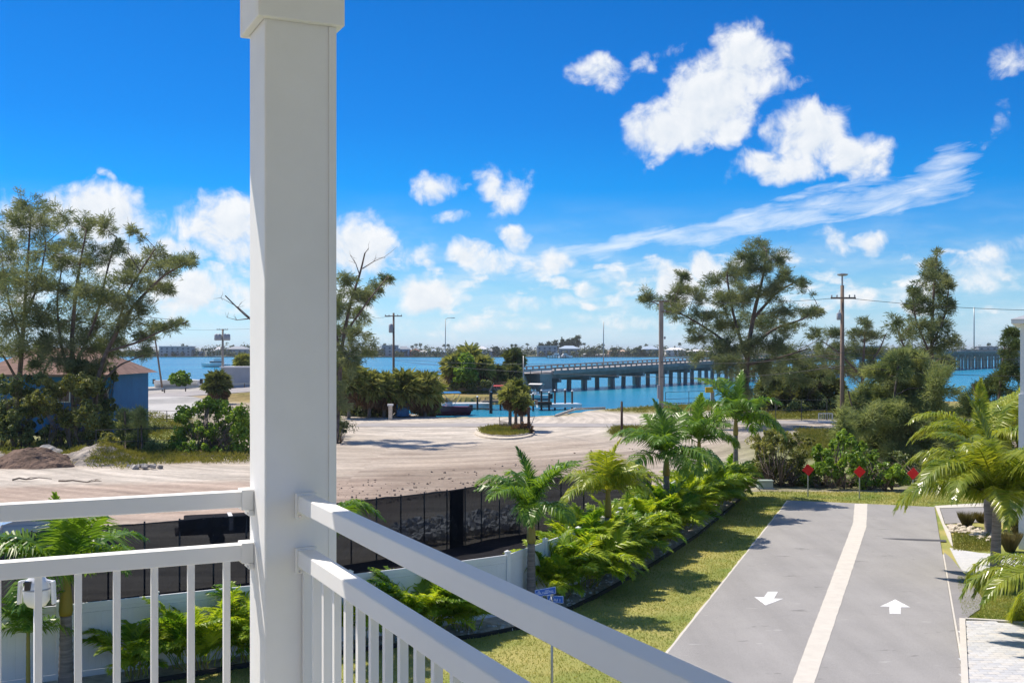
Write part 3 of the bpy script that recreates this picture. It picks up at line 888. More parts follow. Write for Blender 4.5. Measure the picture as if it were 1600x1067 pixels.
# ------------------------------------------------------------------ pavers at the right
b = MB(); b.poly(pgl((1503, 970), (1720, 983), (1900, 1400), (1518, 1400), (1507.5, 1067)), -0.05, 0.020)
pb = b.build('paver_drive', M['concrete']); tag(pb, kind='structure')
PVM = [mat('paver_%s' % n, tuple(x * .88 for x in c), 0.8, var=0.1, scale=6, bump=0.2, bscale=60) for n, c in (('pale', (0.66, 0.66, 0.65)), ('grey', (0.56, 0.57, 0.58)), ('mid', (0.61, 0.61, 0.60)), ('cream', (0.66, 0.64, 0.60)))]
pm = []
for m_ in PVM:
    q = MB(); q.box((0, 0, 0), (0.295, 0.195, 0.05)); me = q.mesh('paver'); me.materials.append(m_); pm.append(me)
poly = pgl((1504, 971), (1680, 981), (1680, 1075), (1509.5, 1075), (1506.5, 1040))
cnt = 0
ang = R(-4)
for j in range(60):
    for i in range(60):
        lx_, ly_ = (i + (0.5 if j % 2 else 0)) * 0.30, j * 0.20
        x_ = 10.4 + lx_ * math.cos(ang) - ly_ * math.sin(ang); y_ = 25.7 + lx_ * math.sin(ang) + ly_ * math.cos(ang)
        if cnt < 298 and bool(inpoly(np.array(x_), np.array(y_), poly)):
            place('paver', pm[rng.integers(4)], pb, (x_, y_, 0.0185 + rng.random() * 0.004), (0, 0, ang)); cnt += 1
b = MB(); e0, e1, e2 = PG(1509.5, 1110), PG(1503.5, 969), PG(1720, 982)
b.beam(e0 + (0, 0, .03), e1 + (0, 0, .03), .16, .09); b.beam(e1 + (.1, 0, .031), e2 + (0, 0, .031), .12, .09)
tag(b.build('paver_border', M['concrete']), kind='structure')
mbk = bpy.data.materials.new('paver_walk'); mbk.use_nodes = True
nt = mbk.node_tree; gg = G(nt); bs = nt.nodes['Principled BSDF']; bs.inputs['Roughness'].default_value = 0.85
br = gg.node('ShaderNodeTexBrick'); nt.links.new(gg.node('ShaderNodeNewGeometry').outputs['Position'], br.inputs['Vector'])
br.inputs['Scale'].default_value = 3.3; br.inputs['Mortar Size'].default_value = 0.012
br.inputs['Color1'].default_value = (0.62, 0.62, 0.61, 1); br.inputs['Color2'].default_value = (0.53, 0.54, 0.55, 1); br.inputs['Mortar'].default_value = (0.4, 0.39, 0.37, 1)
nt.links.new(br.outputs[0], bs.inputs['Base Color'])
b = MB(); b.poly(pgl((1484, 857), (1497, 860), (1530, 865), (1560, 867), (1720, 869), (1720, 906), (1545, 899), (1515, 897), (1503, 892), (1496, 880)), -0.05, 0.045)
tag(b.build('paver_walk', mbk), kind='structure')

# ------------------------------------------------------------------ roads and bridge approach beyond the lot
b = MB()
LA = np.array(ROADL)
for i in range(len(LA) - 1):
    b.poly([LA[i] + (0, -2.6), LA[i + 1] + (0, -2.6), LA[i + 1] + (0, 2.6), LA[i] + (0, 2.6)], 0.03)
tag(b.build('shore_road', M['asphalt_far']), kind='structure')
b = MB()
us = np.arange(-165, 1, 4.0)
for a_, c_ in zip(us[:-1], us[1:]):
    q = [(*LXY(a_, -5.5), road_z(a_)), (*LXY(a_, 5.5), road_z(a_)), (*LXY(c_, 5.5), road_z(c_)), (*LXY(c_, -5.5), road_z(c_))]
    b.quads(q)
tag(b.build('bridge_approach_road', M['asphalt_far']), kind='structure')
b = MB()
ap = [PG(180, 655, 0.25), PG(285, 662, 0.25), PG(310, 650, 0.25), PG(330, 628, 0.9), PG(180, 630, 0.45)]
AP = [(p[0], p[1]) for p in ap]
gx = np.arange(-62, -30, 1.0); gy = np.arange(108, 165, 1.0)
GX, GY = np.meshgrid(gx, gy)
GZ = np.maximum(ground_z(GX, GY), 0.02) + 0.07
gi = np.arange(GX.size).reshape(GX.shape)
gq = np.stack([gi[:-1, :-1], gi[:-1, 1:], gi[1:, 1:], gi[1:, :-1]], -1).reshape(-1, 4)
kp = inpoly(GX[:-1, :-1] + .5, GY[:-1, :-1] + .5, pgl((165, 650), (290, 656), (312, 645), (330, 622), (160, 622))).ravel()
b.add(np.stack([GX, GY, GZ], -1).reshape(-1, 3), quads=gq[kp])
tag(b.build('junction_pavement', mat('pale_pavement', (0.46, 0.45, 0.43), 0.9, var=0.12, scale=0.4)), kind='structure')

# ------------------------------------------------------------------ far shore land
b = MB()
FX = np.arange(-900, 1500, 40.0)
fy0 = 1235 + 30 * np.sin(FX * 0.011) + 18 * np.sin(FX * 0.037) - np.where(FX > 70, 0.30 * (FX - 70), 0).clip(0, 230)
top = [(x, y_) for x, y_ in zip(FX, fy0)] + [(9000, 2500), (9000, 11990), (-9000, 11990), (-9000, 2000)]
b.poly(top, WATER_Z - 1, -0.6)
tag(b.build('far_shore', mat('far_shore_ground', (0.17, 0.17, 0.10), 0.95, var=0.3, scale=0.02)), kind='structure')


def shore_y(x):
    return float(np.interp(x, FX, fy0))

# ================================================================== vegetation builders
def unit(v):
    return v / (np.linalg.norm(v, axis=-1, keepdims=True) + 1e-9)


def frond(L, a0, a1, nl, ll, w, vee=0.15, fwd=0.55, droop=0.5, rr=0.02, plume=0.0, sd=1, rmat=None, name='frond', mat_=None, bare=0.12):
    """feather leaf: an arched midrib along +X with a row of leaflets on either side"""
    r = np.random.default_rng(sd)
    k = 14
    t = np.linspace(0, 1, k)
    ang = a0 + (a1 - a0) * t ** 1.3
    st = L / (k - 1)
    px = np.concatenate([[0], np.cumsum(np.cos(ang[:-1]) * st)])
    pz = np.concatenate([[0], np.cumsum(np.sin(ang[:-1]) * st)])
    py = 0.06 * L * np.sin(t * 3 + r.random() * 6) * t
    P = np.stack([px, py, pz], 1)
    b = MB()
    b.tube(P, rr * (1 - 0.85 * t), n=4, cap=False)
    tl = np.linspace(bare, 1.0, nl) + r.normal(0, 0.004, nl)
    tl = np.clip(tl, 0, 0.999)
    f = tl * (k - 1); i = f.astype(int); fr = (f - i)[:, None]
    Q = P[i] * (1 - fr) + P[i + 1] * fr
    T = unit(P[i + 1] - P[i])
    N = unit(np.cross(T, np.broadcast_to((0, 1.0, 0), T.shape))) * -1
    N = np.where(N[:, 2:3] < 0, -N, N)
    prof = np.clip(np.sin(np.clip(tl * 0.9 + 0.12, 0, 1) * math.pi) ** 0.6, 0.25, 1)
    out = []
    for sgn in (-1, 1):
        fw = fwd + 0.9 * tl[:, None] ** 2 + r.normal(0, 0.08, (nl, 1))
        vv = vee + r.normal(0, 0.10 + plume, (nl, 1))
        sy = np.broadcast_to((0, float(sgn), 0), T.shape)
        d = unit(T * fw + sy + N * vv)
        l = (ll * prof * (0.9 + 0.2 * r.random(nl)))[:, None]
        P1 = Q + d * l * 0.5
        d2 = unit(d + np.array((0, 0, -1.0)) * (droop * (0.7 + 0.6 * r.random((nl, 1)))))
        P2 = P1 + d2 * l * 0.5
        wv = unit(np.cross(d, N) + 0.25 * r.normal(size=(nl, 3))) * w
        A, B = Q - wv * 0.35, Q + wv * 0.35
        Cc, D_ = P1 - wv * 0.5, P1 + wv * 0.5
        V = np.stack([A, B, D_, Cc, P2], 1).reshape(-1, 3)
        ii = np.arange(nl)[:, None] * 5
        b.add(V, tris=ii + np.array([3, 2, 4]), quads=ii + np.array([0, 1, 2, 3]))
    me = b.mesh(name)
    me.materials.append(mat_)
    return me


def fan_leaf(L, rad, seg, sd, mat_, droop=0.35):
    pass


def fans(c, n, r_in, r_out, seed, el_lo=-50, el_hi=85, seg=11):
    """crown of fan leaves round the point c; returns triangles"""
    r = np.random.default_rng(seed)
    az = r.random(n) * 2 * math.pi
    el = np.radians(el_lo + (el_hi - el_lo) * r.random(n) ** 0.8)
    d = np.stack([np.cos(az) * np.cos(el), np.sin(az) * np.cos(el), np.sin(el)], 1)
    s = unit(np.cross(d, (0, 0, 1.0)) + 0.15 * r.normal(size=(n, 3)))
    u = unit(np.cross(s, d))
    s = unit(s + u * r.normal(0, 0.35, (n, 1)))
    ri = r_in * (0.7 + 0.5 * r.random((n, 1)))
    H = np.asarray(c) + d * ri
    th = np.linspace(-1.75, 1.75, seg)
    T = []
    L = r_out * (0.8 + 0.35 * r.random((n, 1)))
    for t in th:
        dd = d * math.cos(t) + s * math.sin(t)
        dd = unit(dd + 0.10 * r.normal(size=(n, 3)))
        wv = unit(np.cross(dd, u)) * (L * 0.11)
        m_ = H + dd * L * 0.6
        tip = m_ + unit(dd - np.array((0, 0, 0.7))) * L * 0.42
        T.append(np.stack([H, m_ + wv, tip], 1)); T.append(np.stack([H, tip, m_ - wv], 1))
    # stalks
    wv = s * 0.02
    T.append(np.stack([np.asarray(c) - wv, np.asarray(c) + wv, H], 1))
    return np.concatenate(T).reshape(-1, 3)


def sabal(base, h, cr, label, seed, leaf='fan', n=46, group=None, skirt=True, tr=0.16, name='fan_palm', cat='palm', lean=(0, 0), seg=9):
    base = np.asarray(base, float)
    root = thing(name, base, label, cat, group)
    top = base + np.array((lean[0], lean[1], h))
    b = MB(); t = np.linspace(0, 1, 5)[:, None]
    b.tube(base - (0, 0, .2) + (top - base + (0, 0, .2)) * t, [tr * 1.1, tr, tr, tr, tr * 1.2], n=8)
    b.build('trunk', M['palm_trunk'], root, smooth=True)
    b = MB(); b.tris(fans(top, n, cr * 0.40, cr * 0.72, seed, -35, 88, seg))
    b.build('crown', M[leaf], root)
    if skirt:
        b = MB(); b.tris(fans(top - (0, 0, cr * 0.15), int(n * 0.55), cr * 0.38, cr * 0.55, seed + 50, -80, -25, seg))
        b.build('dead_skirt', M['dead_frond'], root)
    return root


def branch(b, a, c, r0, r1, r, sag=0.0, n=5, k=6, wig=0.06):
    """curved limb from a to c"""
    a = np.asarray(a); c = np.asarray(c)
    t = np.linspace(0, 1, k)[:, None]
    L = np.linalg.norm(c - a)
    p = a + (c - a) * t
    p = p + np.sin(t * math.pi) * np.array((0, 0, sag * L)) + r.normal(0, wig * L, (1, 3)) * np.sin(t * math.pi) + r.normal(0, wig * 0.3 * L, (k, 3)) * np.sin(t * math.pi)
    b.tube(p, r0 + (r1 - r0) * t[:, 0], n=n, cap=False)
    return p


def blades(P, d, L, w, r, gravity=0.25):
    """thin two-triangle strips starting at P along d"""
    n = len(P)
    d = unit(d)
    s = unit(np.cross(d, r.normal(size=(n, 3)))) * w
    m_ = P + d * L * 0.5
    tip = m_ + unit(d - np.array((0, 0, gravity))) * L * 0.5
    return np.concatenate([np.stack([P, m_ + s, tip], 1), np.stack([P, tip, m_ - s], 1)]).reshape(-1, 3)


def casuarina(name, label, cat, base, D, trunks, blobs, leaf, seed, dens=1.0, needle=0.44, nw=0.022, tr=0.30, depth=2.6, group=None, bare=(), up=0.25):
    """wispy pine-like tree: trunks as polylines, crown as many sprays on twigs.
    trunks and blobs are given where the photograph shows them at depth D; each limb and clump gets its own depth."""
    r = np.random.default_rng(seed)
    base = np.asarray(base, float)
    root = thing(name, base, label, cat, group)
    tb = MB(); T = []
    tp = []
    for k, poly in enumerate(trunks):
        pts = []
        dd = 0.0
        for j, (px, py) in enumerate(poly):
            if j: dd += r.normal(0, 0.45)
            if k == 0 and j == 0:
                pts.append(base - (0, 0, 0.3))
            else:
                pts.append(PW(px, py, D + dd))
        pts = np.array(pts)
        # smooth
        t = np.linspace(0, len(pts) - 1, len(pts) * 4)
        sm = np.stack([np.interp(t, np.arange(len(pts)), pts[:, c]) for c in range(3)], 1)
        for _ in range(2):
            sm[1:-1] = (sm[:-2] + 2 * sm[1:-1] + sm[2:]) / 4
        r0 = tr if k == 0 else tr * 0.45
        tb.tube(sm, np.linspace(r0, 0.05, len(sm)) if k else np.linspace(r0, 0.06, len(sm)), n=7, cap=False)
        tp.append(sm)
    TP = np.concatenate(tp)
    for bi, (px, py, rx, ry) in enumerate(blobs):
        c = PW(px, py, D + r.normal(0, depth))
        Rx, Ry = rx / F * D, ry / F * D
        Rz = Ry; Rd = (Rx + Ry) / 2
        # limb
        dv = c - TP
        dist = np.linalg.norm(dv, axis=1) + np.where(TP[:, 2] > c[2] - 0.1, 3.0, 0) + np.where(TP[:, 2] < c[2] - 7, 5.0, 0)
        a = TP[np.argmin(dist)]
        lr = 0.024 + 0.008 * math.hypot(Rx, Ry)
        branch(tb, a, c, lr * 1.25, lr * 0.5, r, sag=0.06)
        nk = int(13 + 4.5 * Rx * Ry)
        nk = min(nk, 64)
        dirs = unit(r.normal(size=(nk, 3)) + np.array((0, 0, 0.12)))
        rad = (0.30 + 0.85 * r.random((nk, 1)) ** 0.6)
        O = np.repeat(c[None], nk, axis=0)
        on = r.random(nk) < 0.42                      # twigs that leave the limb before its end
        tl_ = r.random((nk, 1)) ** 0.7
        O = np.where(on[:, None], a + (c - a) * (0.30 + 0.7 * tl_), O)
        dirs = np.where(on[:, None], unit(dirs * 0.9 + unit(c - a) * 0.8), dirs)
        K = O + dirs * rad * np.array((Rx, Rd, Rz)) * np.where(on[:, None], 0.75, 1.0) * (0.75 + 0.6 * r.random((nk, 1)))
        for q, oo in zip(K, O):
            tb.tube(np.array([oo + (q - oo) * 0.03, (oo + q) / 2 + r.normal(0, 0.08, 3), q]), [lr * 0.45, lr * 0.25, 0.008], n=3, cap=False)
        ns = int(dens * (26 + 24 * math.sqrt(Rx * Ry)))
        P = np.repeat(K, ns, axis=0)
        # along the twig, thicker at its end
        tt = r.random((len(P), 1)) ** 0.38
        cc = np.repeat(O, ns, axis=0)
        od = np.repeat(dirs, ns, axis=0)
        sp = 0.085 * math.sqrt(Rx * Ry) + 0.10
        P = cc + (P - cc) * (0.25 + 0.85 * tt) + r.normal(0, sp, P.shape) * np.array((1, 1, 0.8))
        d = od * 0.7 + r.normal(0, 0.6, P.shape) + np.array((0, 0, up))
        T.append(blades(P, d, needle * (0.6 + 0.8 * r.random((len(P), 1))), nw, r, 0.3))
    for pl in bare:
        pts = np.array([PW(px, py, D + 0.2 * j) for j, (px, py) in enumerate(pl)])
        tb.tube(pts, np.linspace(0.05, 0.012, len(pts)), n=4, cap=False)
        for j in range(1, len(pts)):
            for _ in range(3):
                e = pts[j] + r.normal(0, 0.5, 3) + (0, 0, 0.3)
                tb.tube(np.array([pts[j], (pts[j] + e) / 2 + r.normal(0, .05, 3), e]), [0.02, 0.014, 0.006], n=3, cap=False)
    tb.build('trunk', M['bark'], root, smooth=True)
    b = MB(); b.tris(np.concatenate(T))
    cr = b.build('crown', M[leaf], root)
    return root


def bush(name, label, cat, base, D, blobs, leaf, seed, ls=0.16, dens=1.0, depth=1.2, group=None, stems=True, stuff=False, flat=0.0):
    """leafy shrub: leaves on the outside of many small lumps, twigs inside"""
    r = np.random.default_rng(seed)
    base = np.asarray(base, float)
    root = thing(name, base, label, cat, group)
    T = []; tb = MB()
    for (px, py, rx, ry) in blobs:
        c = PW(px, py, D + r.normal(0, depth))
        Rx, Ry = rx / F * D, ry / F * D
        Rr = np.array((Rx, (Rx + Ry) / 2, Ry))
        nk = int(16 + 11 * Rx * Ry)
        dirs = unit(r.normal(size=(nk, 3)) + np.array((0, 0, 0.2)))
        K = c + dirs * (0.4 + 0.7 * r.random((nk, 1))) * Rr * 0.9
        kr = (0.16 + 0.34 * r.random((nk, 1)) ** 1.5) * min(Rx, Ry)
        for q in K[: 12]:
            if stems:
                m_ = (base + q) / 2 + r.normal(0, 0.15, 3)
                tb.tube(np.array([base * (1, 1, 0) + np.array(((c[0] - base[0]) * 0.7, (c[1] - base[1]) * 0.7, min(base[2], c[2]) + 0.0)), m_, q]), [0.03, 0.02, 0.008], n=3, cap=False)
        n = int(dens * 1.5 * (np.mean(kr) / ls) ** 2 * 22) + 16
        P0 = np.repeat(K, n, axis=0); kk = np.repeat(kr, n, axis=0)
        dd = unit(r.normal(size=P0.shape))
        P = P0 + dd * kk * (0.75 + 0.35 * r.random((len(P0), 1)))
        nrm = unit(dd + 0.7 * r.normal(size=dd.shape) + np.array((0, 0, 0.5)))
        ax = unit(np.cross(nrm, r.normal(size=dd.shape)))
        sd_ = np.cross(nrm, ax)
        l = ls * (0.6 + 0.7 * r.random((len(P), 1)))
        A = P - ax * l * 0.5; B = P + ax * l * 0.5 - nrm * l * 0.12
        w1 = P + sd_ * l * 0.36 + nrm * l * 0.10; w2 = P - sd_ * l * 0.36 + nrm * l * 0.10
        T.append(np.concatenate([np.stack([A, w1, B], 1), np.stack([A, B, w2], 1)]).reshape(-1, 3))
    if stems and tb.n:
        tb.build('stem', M['bark'], root)
    b = MB(); b.tris(np.concatenate(T))
    b.build('foliage', M[leaf], root)
    return root


def pinnate_palm(label, base, h, fr, nf, shaft=0.0, tr=0.10, seed=0, smat='crownshaft', tmat='palm_trunk', name='feather_palm', group=None, tiers=None, scale=1.0, cat='palm', lean=(0, 0), az0=None, spear=True):
    """base: foot; h: height of the crown's centre; fr: dict of frond meshes"""
    r = np.random.default_rng(seed)
    base = np.asarray(base, float)
    root = thing(name, base, label, cat, group)
    th = h - shaft
    k = 26
    t = np.linspace(0, 1, k)
    ctr = np.stack([lean[0] * t ** 1.5, lean[1] * t ** 1.5, -0.15 + (th + 0.15) * t], 1) + base
    rad = tr * (1.25 - 0.35 * t) * (1 + 0.035 * np.cos(np.arange(k) * math.pi))
    b = MB(); b.tube(ctr, rad, n=12)
    b.build('trunk', M[tmat], root, smooth=True)
    top = ctr[-1]
    if shaft:
        b = MB()
        b.tube_z(top, [(tr * 0.98, 0), (tr * 1.12, shaft * 0.12), (tr * 1.0, shaft * 0.4), (tr * 0.72, shaft * 0.8), (tr * 0.55, shaft), (tr * .3, shaft + .12)], 12)
        b.build('crownshaft', M[smat], root, smooth=True)
        top = top + (0, 0, shaft)
    az = r.random() * 6.28 if az0 is None else az0
    tiers = tiers or ['up', 'mid', 'mid', 'low', 'low']
    for i in range(nf):
        kind = tiers[i % len(tiers)]
        lst = fr[kind]
        me = lst[r.integers(len(lst))]
        az += 2.39996 + r.normal(0, 0.12)
        p = top - base + np.array((0, 0, -0.05 * (i % 5)))
        place('frond', me, root, p, (r.normal(0, 0.12), r.normal(0, 0.06), az), scale * (0.9 + 0.2 * r.random()))
    if spear:
        place('spear_leaf', fr['spear'][0], root, top - base, (0, 0, r.random() * 6), scale)
    return root


def frond_set(L, nl, ll, w, leaf, sd, droop=0.6, vee=0.15, plume=0.12, rr=0.016, fwd=0.5):
    mm = M[leaf]
    k = dict(nl=nl, ll=ll, w=w, rr=rr, mat_=mm, plume=plume, fwd=fwd)
    return {
        'up': [frond(L, R(76), R(8), droop=droop * .7, vee=vee, sd=sd + i, **k) for i in range(2)],
        'mid': [frond(L, R(58), R(-35 - 15 * i), droop=droop, vee=vee, sd=sd + 10 + i, **k) for i in range(2)],
        'low': [frond(L, R(30), R(-62 - 10 * i), droop=droop * 1.3, vee=vee * .5, sd=sd + 20 + i, **k) for i in range(2)],
        'hang': [frond(L, R(0), R(-85), droop=droop * 1.3, vee=0, sd=sd + 30 + i, **k) for i in range(2)],
        'spear': [frond(L * 0.9, R(86), R(58), nl=nl, ll=ll * 0.62, w=w, fwd=1.0, droop=0.5, vee=0.35, sd=sd + 40, rr=rr, mat_=mm)],
    }


FR_ROYAL = frond_set(2.15, 50, 0.78, 0.050, 'royal', 100, plume=0.03, droop=0.85, fwd=0.42)
FR_YELLOW = frond_set(2.15, 50, 0.78, 0.050, 'royal_yellow', 150, plume=0.03, droop=0.85, fwd=0.42)
FR_COCO = frond_set(4.3, 130, 1.0, 0.055, 'coco', 200, droop=0.9, vee=0.0, plume=0.05, rr=0.035, fwd=0.45)
_k = dict(nl=130, ll=1.0, w=0.055, rr=0.035, mat_=M['coco'], plume=0.06, fwd=0.45)
FR_COCO['up'] = [frond(4.6, R(82), R(-5 - 30 * i), droop=0.6, vee=0.05, sd=260 + i, **_k) for i in range(2)]
FR_COCO['mid'] = [frond(4.4, R(68), R(-48 - 20 * i), droop=0.8, vee=0.0, sd=270 + i, **_k) for i in range(2)]
FR_COCO['low'] = [frond(4.0, R(42), R(-78), droop=0.9, vee=0.0, sd=280 + i, **_k) for i in range(2)]
FR_YOUNG = frond_set(1.3, 44, 0.40, 0.036, 'royal', 300, rr=0.01)
FR_ARECA = [frond(1.55, R(86 - 6 * i), R(28 - 15 * i), 42, 0.47, 0.044, vee=0.32, fwd=0.85, droop=0.55, rr=0.011, sd=400 + i, mat_=M['areca'], plume=0.08, bare=0.28) for i in range(6)]


def areca(label, base, h, n, seed, group='areca palms hedging the white fence', spread=0.38):
    r = np.random.default_rng(seed)
    base = np.asarray(base, float)
    root = thing('areca_palm', base, label, 'palm', group)
    b = MB()
    for i in range(n):
        a = r.random() * 6.283; q = spread * math.sqrt(r.random())
        p = np.array((math.cos(a) * q, math.sin(a) * q, 0.0))
        zc_ = (0.05 + 0.42 * r.random() ** 1.3) * h * (1 - q)
        foot = p * 0.7
        tip = p + np.array((0, 0, zc_))
        if i < 14:
            b.tube(np.array([foot + (0, 0, -0.02), (foot + tip) / 2, tip]) + base, [0.02, 0.017, 0.012], n=5, cap=False)
        me = FR_ARECA[min(5, int(r.random() * 6))]
        az = a + r.normal(0, 0.7)
        s = h / 2.05 * (0.75 + 0.4 * r.random())
        place('frond', me, root, tip, (r.normal(0, .15), r.normal(0, .1), az), s)
    b.build('canes', M['crownshaft_green'], root)
    return root


def tufts(P, h, n_per, r, w=0.02, spread=0.1):
    """blades of grass at the points P"""
    Q = np.repeat(np.asarray(P), n_per, axis=0)
    Q = Q + np.concatenate([r.normal(0, spread, (len(Q), 2)), np.zeros((len(Q), 1))], 1)
    d = np.concatenate([r.normal(0, 0.45, (len(Q), 2)), np.ones((len(Q), 1))], 1)
    return blades(Q, d, h * (0.5 + r.random((len(Q), 1))), w, r, 0.5)

# ================================================================== white fence
def fence_z(p):
    return 0.0


root = thing('vinyl_fence', (-0.13, 33.0, 0), 'long white vinyl privacy fence with capped posts curving behind the palms', 'fence')
FH = 1.83
pm_ = MB(); pm_.box((0, 0, 0.95), (0.127, 0.127, 1.90)); POSTM = pm_.mesh('post'); POSTM.materials.append(M['fence_vinyl'])
cm_ = MB(); cm_.box((0, 0, 0.015), (0.16, 0.16, 0.03)); cm_.add([(-.07, -.07, .03), (.07, -.07, .03), (.07, .07, .03), (-.07, .07, .03), (0, 0, .075)], tris=[(0, 1, 4), (1, 2, 4), (2, 3, 4), (3, 0, 4)])
CAPM = cm_.mesh('post_cap'); CAPM.materials.append(M['fence_vinyl'])


def resample(poly, step, start=0.0):
    P = np.array(poly, float)
    d = np.concatenate([[0], np.cumsum(np.hypot(*np.diff(P, axis=0).T))])
    s = np.arange(start, d[-1] + 1e-6, step)
    return np.stack([np.interp(s, d, P[:, 0]), np.interp(s, d, P[:, 1])], 1)


left = np.array([(-0.13, 33.0), (-2.232, 31.477), (-4.435, 30.088), (-6.66, 28.773), (-8.93, 27.54), (-10.91, 26.47), (-13.2, 25.2), (-15.4, 23.95)])
right = resample(FENCE[4:8], 2.52)
for chain in (left, right):
    for i in range(len(chain)):
        x_, y_ = chain[i]
        if not (chain is right and i == 0):
            rz = math.atan2(*(chain[min(i + 1, len(chain) - 1)] - chain[max(i - 1, 0)])[::-1])
            p = place('post', POSTM, root, np.array((x_, y_, 0)) - OFF[root.name], (0, 0, rz))
            place('post_cap', CAPM, p, (0, 0, 1.90))
        if i + 1 < len(chain):
            a = np.array((*chain[i], 0)); c = np.array((*chain[i + 1], 0)); d = (c - a) / np.linalg.norm(c - a)
            L = np.linalg.norm(c - a) - 0.13
            a = a + d * 0.065; c = c - d * 0.065
            b = MB(); b.beam(a + (0, 0, FH - 0.07), c + (0, 0, FH - 0.07), 0.050, 0.14)
            b.build('top_rail', M['fence_vinyl'], root)
            b = MB(); b.beam(a + (0, 0, 0.10), c + (0, 0, 0.10), 0.050, 0.16)
            b.build('bottom_rail', M['fence_vinyl'], root)
            b = MB(); b.beam(a + (0, 0, FH - 0.19), c + (0, 0, FH - 0.19), 0.036, 0.09)
            nb = 14
            for k in range(nb):
                p0 = a + d * L * (k / nb) + d * 0.0012; p1 = a + d * L * ((k + 1) / nb) - d * 0.0012
                b.beam(p0 + (0, 0, 0.886), p1 + (0, 0, 0.886), 0.022, 1.40)
            b.build('panel', M['fence_vinyl'], root)

# ================================================================== black screen fence
m = bpy.data.materials.new('black_mesh_fabric'); m.use_nodes = True
nt = m.node_tree; gg = G(nt); bs = nt.nodes['Principled BSDF']; bs.inputs['Base Color'].default_value = (0.022, 0.023, 0.026, 1); bs.inputs['Roughness'].default_value = 0.7
tp_ = gg.node('ShaderNodeBsdfTransparent'); mx = gg.node('ShaderNodeMixShader'); mx.inputs[0].default_value = 0.925; tp_.inputs[0].default_value = (0.80, 0.90, 1.0, 1); bs.inputs['Specular IOR Level'].default_value = 0.05
nt.links.new(tp_.outputs[0], mx.inputs[1]); nt.links.new(bs.outputs[0], mx.inputs[2]); nt.links.new(mx.outputs[0], nt.nodes['Material Output'].inputs['Surface'])
M['screen_black'] = m
SCR = [(-21.5, 29.6), (-15.39, 33.06), (-11.92, 35.24), (-8.91, 37.15), (-6.21, 40.1), (-2.41, 43.5), (-0.98, 45.6), (1.27, 47.6), (5.6, 49.5), (6.5, 50.2)]
SP = resample(SCR, 1.12)
root = thing('screen_fence', (SP[len(SP) // 2][0], SP[len(SP) // 2][1], 0), 'black mesh privacy screen on steel posts along the dirt lot', 'fence')
pp = MB(); pp.tube([(0, 0, -0.1), (0, 0, 2.46)], 0.03, n=6); SPM = pp.mesh('post'); SPM.materials.append(M['dark_steel'])
for i in range(len(SP)):
    place('post', SPM, root, np.array((SP[i][0] + 0.04, SP[i][1] + 0.06, 0)) - OFF[root.name])
fine = resample(SCR, 0.28)
hs_ = np.linspace(0.03, 2.40, 9)
V = []
for i, (x_, y_) in enumerate(fine):
    for h_ in hs_:
        wob = 0.11 * math.sin(i * 0.9 + h_ * 2.1 + 2 * math.sin(i * .13)) * math.sin(i * math.pi / 4) + 0.02 * rng.normal()
        V.append((x_ - wob * 0.5, y_ + wob, h_ + (0.02 * math.sin(i * 0.7) if h_ > 2.3 else 0)))
ix = np.arange(len(fine) * 9).reshape(len(fine), 9)
b = MB(); b.add(V, quads=np.stack([ix[:-1, :-1], ix[1:, :-1], ix[1:, 1:], ix[:-1, 1:]], -1).reshape(-1, 4))
b.build('screen_fabric', m, root)
b = MB(); b.beam((-2.45, 43.42, 1.2), (-1.95, 44.05, 1.2), 0.03, 2.36); b.build('fabric_overlap', M['tarp_black'], root)
b = MB(); b.tube([(x_, y_, 2.39) for x_, y_ in SP], 0.022, n=5); b.build('top_wire', M['dark_steel'], root)
# flat dark sheet between the screen and the white fence
b = MB(); gx = []
P_ = [(p[0] + 0.05, p[1] - 0.05) for p in SCR]
b.poly(P_ + [(FENCE[i][0] - 0.08, FENCE[i][1] + 0.10) for i in (6, 5, 4, 3, 2, 1)] + [(-20, 22.5)], 0.12)
tag(b.build('dark_ground_sheet', M['tarp_black']), kind='structure')
# pale rubble behind the screen
b = MB()
for k in range(700):
    px_ = 612 + 195 * rng.random(); p = PG(px_, 829 + (805 - px_) * 0.15 - 30 * rng.random() ** 1.2)
    s_ = 0.07 + 0.20 * rng.random() ** 2
    Mx = np.array(Matrix.Rotation(rng.random() * 6, 3, Vector(rng.normal(size=3)).normalized()))
    b.box((p[0], p[1], 0.05 + s_ * 0.4 + 0.22 * rng.random() ** 2), (s_ * 1.4, s_, s_ * 0.7), M=Mx)
o = b.build('rubble', M['rubble']); tag(o, 'heap of pale broken rubble seen through the black screen', 'rubble', kind='stuff')

# ================================================================== planting beside the fence
def bed(px, py):
    return PG(px, py) + (0, 0, 0.03)


pinnate_palm('tall palm with yellow crownshaft behind the left railing', PG(103, 1079), 2.72, FR_ROYAL, 13, shaft=0.95, tr=0.145, seed=3, tiers=['mid', 'up', 'low', 'mid'], scale=1.05)
pinnate_palm('palm mostly hidden behind the balcony post', PG(492, 1014), 3.1, FR_ROYAL, 13, shaft=0.75, tr=0.11, seed=8, smat='crownshaft_green', tiers=['up', 'mid', 'low', 'mid', 'low'])
pinnate_palm('palm with drooping fronds left of the street sign, yellow-green shaft', np.array((0.59, 33.8, 0.03)), 3.05, FR_ROYAL, 12, shaft=1.05, tr=0.125, seed=15, smat='crownshaft_green', tiers=['up', 'mid', 'low', 'low', 'mid'])
pinnate_palm('palm with bright yellowing crown on an orange shaft behind the hedge', np.array((3.43, 39.3, 0.03)), 2.9, FR_YELLOW, 12, shaft=0.95, tr=0.12, seed=22, tiers=['up', 'mid', 'low', 'mid'])
